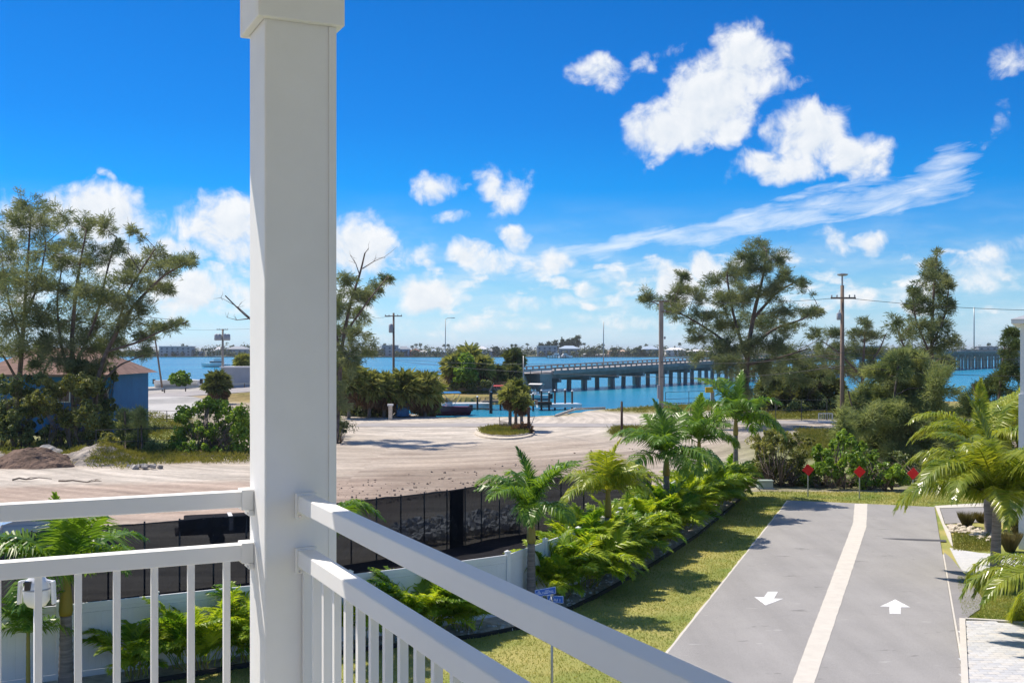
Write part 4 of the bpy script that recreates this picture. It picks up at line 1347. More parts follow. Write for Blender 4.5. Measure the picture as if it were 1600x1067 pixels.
pinnate_palm('tall dark green palm standing in front of the square power pole', np.array((6.6, 47.0, 0.03)), 3.45, FR_ROYAL, 15, shaft=0.9, tr=0.14, seed=31, smat='crownshaft_green', tiers=['up', 'mid', 'low', 'mid', 'low'], scale=1.25)
pinnate_palm('palm on a rusty orange shaft between the two tall dark green palms', np.array((9.05, 53.2, 0.03)), 3.5, FR_ROYAL, 14, shaft=0.9, tr=0.13, seed=38, tiers=['up', 'mid', 'mid', 'low'], scale=1.25)
pinnate_palm('last palm of the hedge, tall, before the shrub thicket', np.array((11.9, 58.5, 0.0)), 4.3, FR_ROYAL, 15, shaft=0.9, tr=0.13, seed=44, smat='crownshaft_green', tiers=['up', 'mid', 'low', 'mid', 'low'], scale=1.35)
# young palms left
pinnate_palm('small slender palm at the far left against the white fence', PG(44, 1088), 1.55, FR_YOUNG, 12, tr=0.045, seed=51, tmat='crownshaft_green', tiers=['mid', 'up', 'low'], scale=1.0)
LABS = iter(['grey-green areca palm thinly leaved against the white fence, left of the post', 'wide bright areca clump against the fence beside the post', 'areca clump half hidden by the left edge of the post'])
areca(next(LABS), PG(207, 1062), 1.75, 24, 61)
areca(next(LABS), PG(316, 1044), 2.2, 60, 62, spread=0.75)
areca(next(LABS), PG(402, 1034), 2.1, 44, 63, spread=0.6)
areca('areca clump by the right edge of the post, low behind the balusters', PG(560, 1008), 1.7, 26, 64)
areca('bright areca clump seen between the two right-hand rails', PG(655, 993), 2.25, 58, 65, spread=0.65)
areca('areca clump with bare stems at the right end of the gap between the rails', PG(728, 984), 1.95, 44, 66, spread=0.5)
hed = ['first areca clump behind the street sign, beside the palm trunk', 'broad areca clump just right of the blue street sign', 'areca clump with arching pale leaves over the bed edge', 'dense areca clump in front of the yellowing palm', 'areca clump at the foot of the yellowing palm shaft', 'golden areca clump past the yellowing palm', 'areca clump with a gap of black screen behind it', 'areca clump before the tall dark palm', 'areca clump around the trunk of the tall dark palm', 'areca clump just past the tall dark palm trunk', 'areca clump between the dark palm and rusty palm', 'golden areca clump at the foot of the rusty palm', 'areca clump past the rusty palm', 'low areca clump beside the bed edge near the far lawn', 'pale areca clump before the hedge end', 'areca clump next to last in the hedge', 'last areca clump at the hedge end near the utility box']
for i, lab in enumerate(hed):
    t = i / (len(hed) - 1)
    e = np.array((1.3, 35.3)) * (1 - t) + np.array((11.3, 59.3)) * t
    j = 0.50 if i % 2 else 0.1
    e = e + np.array((0.94, -0.34)) * j
    areca(lab, np.array((e[0], e[1], 0.03)), 2.3 + 0.4 * ((i * 7) % 5) / 4, 62 if t < 0.6 else 50, 70 + i, spread=0.65)
# coconut palms right
cp_ = pinnate_palm('coconut palm with long arching fronds beside the paved drive', PG(1555, 903), 2.6, FR_COCO, 22, tr=0.155, seed=206, tmat='coco_trunk', name='coconut_palm', tiers=['up', 'mid', 'low', 'mid', 'low', 'mid'], scale=1.0, lean=(0.12, 0.1))
for o in cp_.children:
    if o.name.startswith('frond'): o.rotation_euler.z += 0.68
pinnate_palm('thick-trunked palm standing behind the coconut palm in the rock bed', PG(1549, 834), 3.2, FR_COCO, 11, tr=0.22, seed=213, tmat='palm_trunk', name='coconut_palm', tiers=['up', 'mid', 'mid', 'low'], scale=0.95, lean=(-0.3, 0.0))
pinnate_palm('grey palm trunk by the side road, its crown merging with the others', PG(1574, 822), 3.6, FR_COCO, 10, tr=0.15, seed=119, tmat='palm_trunk', name='coconut_palm', tiers=['up', 'mid', 'mid', 'low'], scale=0.8, lean=(0.6, 0.3))
pinnate_palm('palm just off the right edge with one frond hanging over the grass', np.array((15.0, 29.6, 0.0)), 1.5, FR_COCO, 15, tr=0.15, seed=128, tmat='coco_trunk', name='coconut_palm', tiers=['low', 'low', 'hang', 'low'], scale=0.80, az0=0.75)

# ornamental bed right
r_ = np.random.default_rng(5)
for k, (px, py, h_, w_, lab) in enumerate(((1511, 823, 0.72, 0.28, 'round tuft of ornamental grass on the rock bed beside the kerb'), (1532, 816, 0.5, 0.24, 'smaller tuft of ornamental grass by the side road'), (1588, 823, 0.45, 0.3, 'low brown shrub tuft behind the palms at the right edge'), (1578, 862, 0.85, 0.28, 'dark spiky grass tuft right of the coconut trunk'), (1597, 846, 0.7, 0.3, 'green spiky tuft at the right edge of the photo'))):
    p = PG(px, py)
    b = MB(); n = 900
    a = r_.random(n) * 6.283; q = np.sqrt(r_.random(n)) * 0.6
    P = np.stack([np.cos(a) * q * w_, np.sin(a) * q * w_, np.zeros(n)], 1)
    d = np.stack([np.cos(a) * q * 0.7, np.sin(a) * q * 0.7, np.ones(n)], 1)
    b.tris(blades(P + p, d, h_ * (0.6 + 0.5 * r_.random((n, 1))), 0.008, r_, 0.25))
    tag(b.build('ornamental_grass', M['ornamental']), lab, 'shrub', 'tufts in the rock bed')
root = thing('rock_border', PG(1520, 830), 'border of pale limestone rocks round the bed by the side road', 'rocks')
rock = []
for v in range(4):
    bm = bmesh.new(); bmesh.ops.create_icosphere(bm, subdivisions=2, radius=0.5)
    for vv in bm.verts: vv.co *= 0.75 + 0.4 * r_.random(); vv.co.z *= 0.6
    me = bpy.data.meshes.new('rock'); bm.to_mesh(me); bm.free(); me.materials.append(M['pale_stone']); rock.append(me)
for k in range(130):
    t = r_.random()
    px = 1482 + 85 * t; py = 821 + 20 * t ** 0.8 + r_.normal(0, 3.0) + (5 if r_.random() < .3 else 0)
    p = PG(px, min(846, max(819, py)))
    s_ = 0.12 + 0.22 * r_.random()
    place('rock', rock[r_.integers(4)], root, p - OFF[root.name] + (0, 0, s_ * 0.15), (0, 0, r_.random() * 6), s_)
b = MB(); n = 2600
P = np.array([PG(1490 + 68 * r_.random(), 834 + 28 * r_.random()) for _ in range(n)])
b.tris(blades(P, np.concatenate([r_.normal(0, .5, (n, 2)), np.ones((n, 1))], 1), 0.14 * (0.5 + r_.random((n, 1))), 0.012, r_, .4))
tag(b.build('rough_grass', M['weed']), 'rough grass patch between the rocks and the paver walk', 'grass', kind='stuff')

# ================================================================== lawn blades
r_ = np.random.default_rng(11)
N = 520000
D_ = 15.0 + (62 - 15.0) * r_.random(N) ** 1.5
xx = (-14 + 40 * r_.random(N)) + 0.0
ed = [tuple(p) for p in EDGE[2:]] + [(14.0, 61.8), (25.5, 61.0), (25.5, 57.4), tuple(RD(DL + 0.1, 7.2)), tuple(RD(DL + 0.1, -0.12)), tuple(RD(-16, -0.12)), (-12, 14), (-15, 23.5)]
ok = inpoly(xx, D_, ed)
rt = pgl((1494, 885), (1503, 897), (1545, 902), (1640, 907), (1640, 978), (1504, 968))
N2 = 40000
x2 = 13.5 + 4.5 * r_.random(N2); y2 = 31.5 + 7 * r_.random(N2); k2 = inpoly(x2, y2, rt)
P = np.concatenate([np.stack([xx[ok], D_[ok], np.zeros(ok.sum())], 1), np.stack([x2[k2], y2[k2], np.zeros(k2.sum())], 1)])
P[:, 2] = (fbm(P[:, 0] * 0.5, P[:, 1] * 0.5, 5, 3) - 0.5) * 0.05
n = len(P)
d = np.concatenate([r_.normal(0, .75, (n, 2)), np.ones((n, 1))], 1)
b = MB()
hh = 0.055 * (0.6 + 0.8 * r_.random((n, 1))) * (0.7 + 0.6 * (P[:, 1:2] / 40))
dd = unit(d); s_ = unit(np.cross(dd, r_.normal(size=(n, 3)))) * (0.006 + 0.00012 * P[:, 1:2])
b.tris(np.stack([P - s_, P + s_, P + dd * hh], 1))
tag(b.build('lawn_grass', M['grass_blade']), 'short green and straw coloured lawn beside the drive', 'grass', kind='stuff')

# ================================================================== things by the drive
sq = MB()
for k, (px, py, lab) in enumerate(((1262.5, 776, 'red diamond end-of-road marker nearest the utility box'), (1343, 779.5, 'red diamond end-of-road marker in line with the concrete strip'), (1426.5, 783, 'red diamond end-of-road marker partly behind the palm fronds'))):
    p = PG(px, py)
    root = thing('road_end_marker', p, lab, 'sign', 'red markers at the end of the drive')
    b = MB(); b.box(p + (0, 0, 0.62), (0.05, 0.035, 1.30)); b.box(p + (0.02, 0.022, 0.62), (0.012, 0.012, 1.30)); b.box(p + (-0.02, 0.022, 0.62), (0.012, 0.012, 1.30))
    b.build('post', M['steel'], root)
    b = MB(); Mx = np.array(Matrix.Rotation(R(45 + (k - 1) * 4), 3, 'Y')); b.box(p + (0, -0.032, 1.46), (0.46, 0.012, 0.46), M=Mx)
    pl = b.build('plate', M['red'], root, bevel=0.004)
    b = MB()
    for i in range(3):
        for j in range(3):
            c = p + (0, -0.042, 1.46) + Mx @ np.array(((i - 1) * 0.14, 0, (j - 1) * 0.14))
            b.box(c, (0.075, 0.008, 0.075), M=np.array(Matrix.Rotation(R(45), 3, 'Y')) @ Mx)
    b.build('reflectors', M['reflector'], pl)

p = PG(1195, 763)
root = thing('utility_box', p, 'pale green utility cabinet on the lawn by the hedge end', 'utility box')
b = MB(); b.box(p + (0, 0, 0.22), (0.84, 0.55, 0.44)); b.build('cabinet', M['utility_green'], root, bevel=0.02)
b = MB(); b.box(p + (0, -0.01, 0.465), (0.90, 0.60, 0.05)); b.build('lid', M['utility_green'], root, bevel=0.015)
b = MB(); b.box(p + (0, 0, 0.01), (1.0, 0.7, 0.06)); b.build('pad', M['concrete'], root)
for s_ in (-0.2, 0.2):
    b = MB(); b.box(p + (s_, -0.279, 0.22), (0.36, 0.01, 0.34)); b.build('door', M['utility_green'], root, bevel=0.004)

# street sign
D = 23.0
p = np.array((0.835, D, 0.0))
root = thing('street_sign', p, 'blue street name sign of two crossed blades on a grey pole', 'sign')
b = MB(); b.tube([p + (0, 0, -0.2), p + (0, 0, 2.86)], 0.027, n=10); b.build('pole', M['steel'], root, smooth=True)
b = MB(); b.box(p + (0, 0, 2.86), (0.05, 0.05, 0.05)); b.box(p + (0, 0, 2.74), (0.05, 0.05, 0.05)); b.build('bracket', M['steel'], root)
rs = np.random.default_rng(77)
for (z, a_, u0, u1) in ((2.945, R(38), -0.46, 0.10), (2.775, R(-18), -0.10, 0.25)):
    dx = np.array((math.cos(a_), math.sin(a_), 0)); nx = np.array((math.sin(a_), -math.cos(a_), 0))
    c = p + dx * (u0 + u1) / 2 + (0, 0, z)
    b = MB(); b.box(c, (u1 - u0, 0.006, 0.15), rz=a_); bl = b.build('blade', M['sign_blue'], root)
    b = MB()
    for (dz, hh_) in ((0.069, 0.006), (-0.069, 0.006)):
        b.box(c + (0, 0, dz) + nx * 0.0045, (u1 - u0 - 0.01, 0.002, hh_), rz=a_)
    for uu in (u0 + 0.008, u1 - 0.008):
        b.box(p + dx * uu + (0, 0, z) + nx * 0.0045, (0.005, 0.002, 0.13), rz=a_)
    b.build('border', M['sign_white'], bl)
    # unreadable strokes of lettering, as in the photograph
    b = MB(); q = u0 + 0.05
    while q < u1 - 0.06:
        h_ = 0.075 if rs.random() < 0.4 else 0.05
        b.box(p + dx * q + (0, 0, z - 0.037 + h_ / 2) + nx * 0.0045, (0.009, 0.002, h_), rz=a_)
        if rs.random() < 0.7:
            b.box(p + dx * (q + 0.014) + (0, 0, z - 0.037 + (0.006 if rs.random() < .5 else h_ - 0.006)) + nx * 0.0045, (0.022, 0.002, 0.010), rz=a_)
        q += 0.034 if rs.random() < 0.8 else 0.055
    b.build('lettering', M['sign_white'], bl)

# white surveillance head on a slim pole
D = 9.5
p = PW(57.5, 925, D); g0 = np.array((p[0], p[1], 0))
root = thing('pole_lamp', g0, 'white dome shaped lamp head with side arms on a slim pole, left', 'lamp')
b = MB(); b.tube([g0, g0 + (0, 0, p[2] - 0.08)], 0.027, n=10); b.build('pole', M['white_plastic'], root, smooth=True)
b = MB(); b.tube_z(p, [(0.03, -0.135), (0.075, -0.115), (0.105, -0.07), (0.112, -0.01), (0.110, 0.04), (0.095, 0.09), (0.07, 0.125), (0.045, 0.15), (0.045, 0.19), (0.02, 0.20)], 24); b.build('head', M['white_plastic'], root, smooth=True)
b = MB(); b.tube_z(p, [(0.111, 0.025), (0.115, 0.030), (0.115, 0.036), (0.110, 0.040)], 24); b.build('seam_ring', M['grey_box'], root, smooth=True)
for s_ in (-1, 1):
    b = MB(); b.beam(p + (s_ * 0.140, 0, 0.10), p + (s_ * 0.150, 0, -0.10), 0.06, 0.026); b.build('side_arm', M['white_plastic'], root, bevel=0.008)
    b = MB(); b.beam(p + (s_ * 0.085, 0, 0.10), p + (s_ * 0.142, 0, 0.09), 0.03, 0.02); b.build('arm_joint', M['white_plastic'], root)
b = MB(); b.box(p + (-0.035, -0.095, 0.075), (0.055, 0.03, 0.08)); b.build('lens', M['dark_glass'], root, bevel=0.004)

# ================================================================== vehicles behind the screen
def car(label, c, rz, L, W_, H, paint, seed=0, cat='car', name='parked_car', lens=None, gl='dark_glass'):
    c = np.asarray(c, float)
    root = thing(name, c, label, cat)
    root.rotation_euler = (0, 0, rz)
    def pr(prof, y0, y1, taper=0.0):
        b = MB(); n = len(prof)
        V = [(x, y0 + (taper if z > 0.9 * H else 0), z) for x, z in prof] + [(x, y1 - (taper if z > 0.9 * H else 0), z) for x, z in prof]
        tri = tessellate_polygon([[Vector((x, z, 0)) for x, z in prof]])
        b.add(V, tris=[t for t in tri] + [(i + n, k + n, j + n) for i, j, k in tri], quads=[(i, (i + 1) % n, n + (i + 1) % n, n + i) for i in range(n)])
        return b
    h1 = 0.60 * H
    body = [(-L / 2, 0.28), (-L / 2 + .05, h1 * .9), (-L / 2 + .25, h1), (L * 0.20, h1), (L / 2 - .30, h1 * .88), (L / 2, h1 * .7), (L / 2, 0.28)]
    pr(body, -W_ / 2, W_ / 2).build('body', paint, root, bevel=0.05, local=True)
    cab = [(-L * .40, h1 - .02), (-L * .33, H * .96), (-L * .25, H), (L * .02, H), (L * .10, H * .97), (L * .24, h1 - .02)]
    cb_ = pr(cab, -W_ / 2 + .10, W_ / 2 - .10, .08).build('cabin', paint, root, bevel=0.04, local=True)
    def glass(x0, x1, side):
        b = MB(); y = side * (W_ / 2 - .088); z0, z1 = h1 + .04, H * .92
        b.quads([(x0, y, z0), (x1, y, z0), (x1 - (.22 if x1 > 0 else 0), y - side * .045, z1), (x0 + (.12 if x0 < -1 else 0), y - side * .045, z1)])
        b.build('side_window', M[gl], cb_, local=True)
    for sd_ in (-1, 1):
        glass(-L * .34, -L * .09, sd_); glass(-L * .075, L * .19, sd_)
    b = MB(); b.quads([(L * .232, -W_ / 2 + .16, h1 + .05), (L * .232, W_ / 2 - .16, h1 + .05), (L * .118, W_ / 2 - .24, H * .95), (L * .118, -W_ / 2 + .24, H * .95)] + np.array((.012, 0, .012)))
    b.build('windscreen', M[gl], cb_, local=True)
    for x in (-L * .31, L * .31):
        for s_ in (-1, 1):
            b = MB(); b.tube([(x, s_ * (W_ / 2 - .20), .33), (x, s_ * (W_ / 2 + .005), .33)], .33, n=20); w_ = b.build('wheel', M['tyre'], root, local=True)
            b = MB(); b.tube([(x, s_ * (W_ / 2 + .004), .33), (x, s_ * (W_ / 2 + .015), .33)], .19, n=12); b.build('rim', M['chrome'], w_, local=True)
    for s_ in (-1, 1):
        b = MB(); b.box((-L / 2 + .0, s_ * (W_ / 2 - .16), h1 * .8), (.06, .2, .12)); b.build('tail_light', lens or M['red'], root, local=True)
        b = MB(); b.box((L / 2 - .01, s_ * (W_ / 2 - .22), h1 * .66), (.06, .3, .11)); b.build('headlight', M['white_plastic'], root, local=True)
    return root


car('silver-blue car parked behind the black screen under the palm fronds', (-17.0, 40.2, 0), R(28), 4.7, 1.9, 1.85, M['car_silver'], lens=M['orange_lens'], gl='sky_tinted_glass')
# low trailer with a tarped load
p = np.array((-12.0, 44.6, 0.12)); a_ = R(18)
root = thing('flatbed_trailer', p, 'low dark trailer with strapped black load behind the screen', 'trailer')
root.rotation_euler = (0, 0, a_)
b = MB(); b.box((0, 0, 0.55), (3.2, 1.5, 0.12)); b.box((1.9, 0, 0.5), (0.9, 0.1, 0.08)); b.build('bed', M['wood_dark'], root, local=True)
b = MB(); b.box((0.05, 0, 0.86), (2.6, 1.35, 0.5)); b.box((-0.9, 0, 0.78), (1.1, 1.42, 0.32)); b.build('load', M['tarp_black'], root, bevel=0.06, local=True)
b = MB(); b.box((0.55, 0, 0.875), (0.16, 1.40, 0.52)); b.build('strap', M['strap'], root, local=True)
for s_ in (-1, 1):
    b = MB(); b.tube([(0, s_ * .70, .3), (0, s_ * .88, .3)], .3, n=16); b.build('wheel', M['tyre'], root, local=True)

# ================================================================== poles and wires
def pole(name, label, px, D, ytop, zb, rad, mt, lean=0.0, arms=(), square=False, extra=None, cat='utility pole', n=10):
    t = PW(px, ytop, D); f = np.array((t[0] + lean, t[1], zb))
    root = thing(name, f, label, cat)
    b = MB()
    if square: b.beam(f - (0, 0, .3), t, rad * 2, rad * 2)
    else: b.tube([f - (0, 0, .3), (f + t) / 2, t], [rad, rad * .85, rad * .7], n=n)
    b.build('shaft', M[mt], root, smooth=not square)
    for (y_, hw, drop) in arms:
        c = PW(px, y_, D); c[0] = f[0] + (t[0] - f[0]) * (c[2] - f[2]) / (t[2] - f[2])
        b = MB(); b.box(c + (0, -rad - .05, 0), (hw * 2, .10, .12)); ar = b.build('crossarm', M['pole_wood'], root)
        b = MB()
        for k in (-.92, -.5, .5, .92):
            b.tube_z(c + (k * hw, -rad - .05, .06), [(.02, 0), (.05, .04), (.05, .13), (.02, .17)], 6)
        b.build('insulator', M['grey_box'], ar)
    return root, f, t


root, f1033, t1033 = pole('utility_pole', 'square pale concrete power pole behind the tall dark palm', 1033, 80, 470, 0, .15, 'concrete_far', square=True)
b = MB(); b.box(PW(1033, 471, 80) + (0, -.2, 0), (1.1, .08, .09)); b.box(PW(1033, 487, 80) + (.35, -.2, 0), (.7, .08, .07)); b.build('crossarm', M['pole_wood'], root)
b = MB(); b.box(PW(1029, 612, 80) + (0, -.1, 0), (.22, .2, 1.0)); b.build('meter_box', M['grey_box'], root, bevel=.02)
b = MB()
for y_ in (472, 488, 530, 560):
    b.tube_z(PW(1036, y_, 80) + (0.1, -.2, 0), [(.03, 0), (.07, .05), (.07, .16), (.03, .2)], 6)
b.build('insulator', M['grey_box'], root)
root, f1316, t1316 = pole('utility_pole', 'tall wooden power pole with a flat lamp on top, right of the big tree', 1316, 75, 446, 0, .17, 'pole_wood', arms=((466, 0.85, 0),))
b = MB(); b.tube([PW(1316, 447, 75), PW(1316, 431, 75)], .06, n=6); st_ = b.build('lamp_stem', M['steel'], root)
b = MB(); b.tube_z(PW(1316.5, 431, 75), [(.25, 0), (.36, .05), (.36, .12), (.1, .17)], 14); b.build('lamp_head', M['steel'], root)
b = MB(); b.tube_z(PW(1310, 500, 75) + (0, -.1, 0), [(.13, 0), (.16, .05), (.16, .45), (.06, .52)], 12); b.tube([PW(1310, 490, 75) + (0, -.1, 0), PW(1311, 484, 75) + (0, -.1, 0)], .04, n=6); b.build('transformer', M['grey_box'], root, smooth=True)
root, f615, t615 = pole('utility_pole', 'wooden power pole with crossarm above the palmetto thicket', 615, 140, 489, 0, .18, 'pole_wood', arms=((494, 1.1, 0),))
b = MB(); b.tube_z(PW(611, 520, 140) + (0, -.2, 0), [(.2, 0), (.28, .1), (.28, 1.0), (.1, 1.15)], 10); b.build('transformer', M['grey_box'], root, smooth=True)
root, f348, t348 = pole('utility_pole', 'grey pole with transformer cluster left of the balcony post', 348, 195, 514, 1.0, .24, 'concrete_far', arms=((515, 1.0, 0),))
b = MB()
for k in (-1, -.5, .5, 1):
    b.tube_z(PW(348 + 9 * k, 532, 195) + (0, -.3, 0), [(.3, 0), (.4, .1), (.4, 1.0), (.12, 1.2)], 8)
b.build('transformer', M['grey_box'], root, smooth=True)
pole('utility_pole', 'leaning wooden pole among the branches on the left', 239, 190, 507, 0.4, .17, 'pole_wood', lean=1.75, arms=((509, .9, 0),))
root, _, t_ = pole('street_lamp', 'thin tall street lamp on the bridge approach', 696, 214, 499, 2.6, .10, 'steel', cat='street lamp')
b = MB(); b.tube([t_, t_ + (.4, 0, .25), t_ + (1.2, 0, .3)], .05, n=5); b.box(t_ + (1.5, 0, .28), (.7, .25, .12)); b.build('lamp_arm', M['steel'], root)
pole('mast', 'thin bare mast rising beside the bridge, centre', 943, 271, 502, 3.4, .14, 'steel', cat='mast')
pole('mast', 'thin bare mast rising beside the bridge, far right', 1522, 520, 480, 5.5, .30, 'steel', cat='mast')
pole('dock_pole', 'slim grey pole standing by the dock, left end of the bridge', 818, 150, 556, -1.6, .11, 'steel', cat='pole')
pole('wooden_post', 'short dark wooden post standing alone in the sandy lot', 971.5, 100, 627, -.1, .14, 'wood_dark', cat='post')
wd = M['dark_steel']


def wire(pts, label, sag=0.35):
    b = MB()
    for a, c in zip(pts[:-1], pts[1:]):
        t = np.linspace(0, 1, 9)[:, None]
        q = a + (c - a) * t; q[:, 2] -= (4 * t * (1 - t))[:, 0] * sag
        b.tube(q, 0.016, n=4)
    o = b.build('power_line', wd)
    tag(o, label, 'power line')


wire([PW(615, 561, 140), PW(1033, 566, 79.8), PW(1316, 551, 74.8), PW(1720, 556, 70)], 'upper power line crossing in front of the bridge')
wire([PW(615, 563, 140.2), PW(1033, 589, 79.8), PW(1316, 571, 74.8), PW(1720, 585, 70)], 'lower power line sagging across the bridge piers')
wire([PW(1033, 470, 79.8), PW(1316, 465, 74.8), PW(1720, 486, 70)], 'high power line from the concrete pole to the lamp topped pole', .25)
wire([PW(348, 515, 194.8), PW(239, 509, 189.8), PW(-60, 490, 180)], 'power line between the two poles at the left')
wire([PW(615, 494, 139.8), PW(348, 515, 194.8)], 'power line passing behind the balcony post')

# ================================================================== bridge
root = thing('road_bridge', (*LP, 0), 'long low concrete road bridge on piles crossing the bay', 'bridge')


def strip_along(u0, u1, v0, v1, z0, z1, step=6.0):
    b = MB(); us = np.arange(u0, u1 + .01, step)
    for a, c in zip(us[:-1], us[1:]):
        za, zc_ = road_z(a), road_z(c)
        V = []
        for (u, zz) in ((a, za), (c, zc_)):
            for v in (v0, v1):
                for dz in (z0, z1):
                    q = LXY(u, v); V.append((q[0], q[1], zz + dz))
        b.add(V, quads=[(0, 1, 3, 2), (4, 6, 7, 5), (0, 4, 5, 1), (2, 3, 7, 6), (1, 5, 7, 3), (0, 2, 6, 4)])
    return b


UE = 900
strip_along(1, UE, -5.6, 5.6, -.45, 0).build('deck', M['asphalt_far'], root)
strip_along(1, UE, 5.4, 6.0, -.55, .28).build('kerb_beam', M['concrete_far'], root)
strip_along(1, UE, -6.0, -5.4, -.55, .28).build('kerb_beam', M['concrete_far'], root)
for v in (-4, 0, 4):
    strip_along(1, UE, v - .3, v + .3, -1.5, -.452).build('girder', M['concrete_far'], root)
for v in (5.72, -5.72):
    o = strip_along(1, UE, v - .16, v + .16, .76, 1.02); rl = o.build('railing', M['concrete_far'], root)
    b = MB(); sp = 2.5
    for u in np.arange(2, 420, sp):
        q = LXY(u, v); b.box((q[0], q[1], road_z(u) + .52), (.36, .28, .476), rz=math.atan2(LD[1], LD[0]))
    pr_ = b.build('rail_posts', M['concrete_far'], rl); pr_['kind'] = 'stuff'
pile = MB(); pile.box((0, 0, 0), (.80, .80, 1.0)); PILE = pile.mesh('pile'); PILE.materials.append(M['concrete_far'])
ba = math.atan2(LD[1], LD[0])
for k, u in enumerate(np.arange(4, 560, 12.2)):
    zt = road_z(u) - 1.505
    q = LXY(u, 0)
    b = MB(); b.box((q[0], q[1], zt - .45), (1.0, 11.4, .9), rz=ba)
    pi = b.build('pier_cap', M['concrete_far'], root)
    hgt = zt - .9 + 3.2
    for v in (-4.2, -0.2, 4.2):
        qq = LXY(u, v)
        o = place('pile', PILE, pi, np.array((qq[0], qq[1], zt - .9 - hgt / 2)) - OFF[root.name], (R(-3.5) * v / 4.2 * 0, R(2.0 * (1 if k % 2 else -1)), ba), (1, 1, hgt))
# abutment
b = MB(); q = LXY(-1.5, 0); b.box((q[0], q[1], .9), (4.4, 11.6, 3.4), rz=ba)
b.build('abutment', M['concrete_far'], root)
# guard rails on the approach
def guard(u0, u1, v, label):
    root = thing('guard_rail', (*LXY(u0, v), road_z(u0)), label, 'guard rail')
    for u in np.arange(u0, u1 - .1, 4.0):
        a = np.array((*LXY(u, v), road_z(u))); c = np.array((*LXY(u + 4, v), road_z(u + 4)))
        b = MB(); b.beam(a + (0, 0, .62), c + (0, 0, .62), .08, .34); b.build('rail_beam', M['steel'], root)
        b = MB(); b.box(a + (0, 0, .25), (.16, .16, .9)); b.build('post', M['wood'], root)
guard(-118, 0, -6.2, 'long steel guard rail on the far side of the approach road')
guard(-60, 0, 6.3, 'short steel guard rail above the grassy embankment')

# ================================================================== boats and dock
def hull_mb(L, W_, H):
    b = MB(); k = 9
    V = []
    for i in range(k):
        t = i / (k - 1); x = -L / 2 + L * t
        w = W_ / 2 * (1 - max(0, (t - .45) / .55) ** 2.2) * (.92 if i == 0 else 1) + .02
        sh = H * (1 + .35 * t ** 2); ke = -.25 * H + .45 * H * max(0, (t - .6) / .4) ** 2
        V += [(x, -w, sh), (x, -w * .75, sh * .35), (x, 0, ke), (x, w * .75, sh * .35), (x, w, sh), (x, 0, sh * .82)]
    q = []
    for i in range(k - 1):
        for j in range(4): q.append((i * 6 + j, i * 6 + j + 1, i * 6 + 7 + j, i * 6 + 6 + j))
        q += [(i * 6 + 4, i * 6 + 5, i * 6 + 11, i * 6 + 10), (i * 6 + 5, i * 6, i * 6 + 6, i * 6 + 11)]
    b.add(V, quads=q, tris=[(0, 2, 1), (2, 4, 3), (0, 4, 2), (0, 5, 4)])
    return b


def boat(label, c, rz, L, W_, H, hull, canvas=None, kind='open'):
    root = thing('motor_boat' if kind != 'yacht' else 'yacht', c, label, 'boat')
    root.rotation_euler = (0, 0, rz)
    hull_mb(L, W_, H).build('hull', hull, root, local=True)
    if kind == 'open':
        b = MB(); b.box((0, 0, H + .25), (.9, .8, .8)); cs = b.build('console', M['boat_white'], root, bevel=.05, local=True)
        b = MB(); b.box((.38, 0, H + .85), (.06, .75, .45)); b.build('windscreen', M['dark_glass'], cs, local=True)
        b = MB(); b.box((-L / 2 - .2, 0, H * .8), (.45, .4, .9)); b.build('outboard_motor', M['dark_steel'], root, bevel=.05, local=True)
        if canvas:
            b = MB(); n = 7
            for i in range(n):
                y0 = -W_ / 2 + W_ * i / n; y1 = y0 + W_ / n
                z0 = H + 1.95 + .22 * math.cos(y0 / W_ * 3); z1 = H + 1.95 + .22 * math.cos(y1 / W_ * 3)
                b.quads([(-L * .24, y0, z0), (L * .2, y0, z0), (L * .2, y1, z1), (-L * .24, y1, z1)])
                b.quads([(-L * .24, y1, z1 - .05), (L * .2, y1, z1 - .05), (L * .2, y0, z0 - .05), (-L * .24, y0, z0 - .05)])
            cp = b.build('canopy', canvas, root, local=True)
            b = MB()
            for x0, x1 in ((-.05 * L, -.22 * L), (-.05 * L, .18 * L)):
                for s_ in (-1, 1): b.tube([(x0, s_ * W_ * .46, H), (x1, s_ * W_ * .48, H + 1.95)], .035, n=5)
            b.build('frame', M['steel'], cp, local=True)
    else:
        b = MB(); b.box((-.5, 0, H * 1.1 + .7), (L * .45, W_ * .72, 1.7)); cb_ = b.build('cabin', M['boat_white'], root, bevel=.2, local=True)
        b = MB(); b.box((-.5 + L * .02, 0, H * 1.1 + .95), (L * .44, W_ * .735, .55)); b.build('cabin_window', M['dark_glass'], cb_, local=True)
        b = MB(); b.box((-1.0, 0, H * 1.1 + 2.1), (L * .28, W_ * .6, 1.0)); b.box((-1.2, 0, H * 1.1 + 4.0), (L * .25, W_ * .6, .14)); b.build('flybridge', M['boat_white'], root, bevel=.05, local=True)
        b = MB()
        for x_ in (-2.4, .2):
            for s_ in (-1, 1): b.tube([(x_, s_ * 1.2, H * 1.1 + 2.4), (x_ - .2, s_ * 1.2, H * 1.1 + 4.0)], .05, n=4)
        b.tube([(-1.2, 0, H * 1.1 + 4.0), (-1.2, 0, H * 1.1 + 7)], .05, n=4)
        b.build('tower_frame', M['steel'], root, local=True)
    return root


def W0(px, py):
    return PG(px, py, WATER_Z)


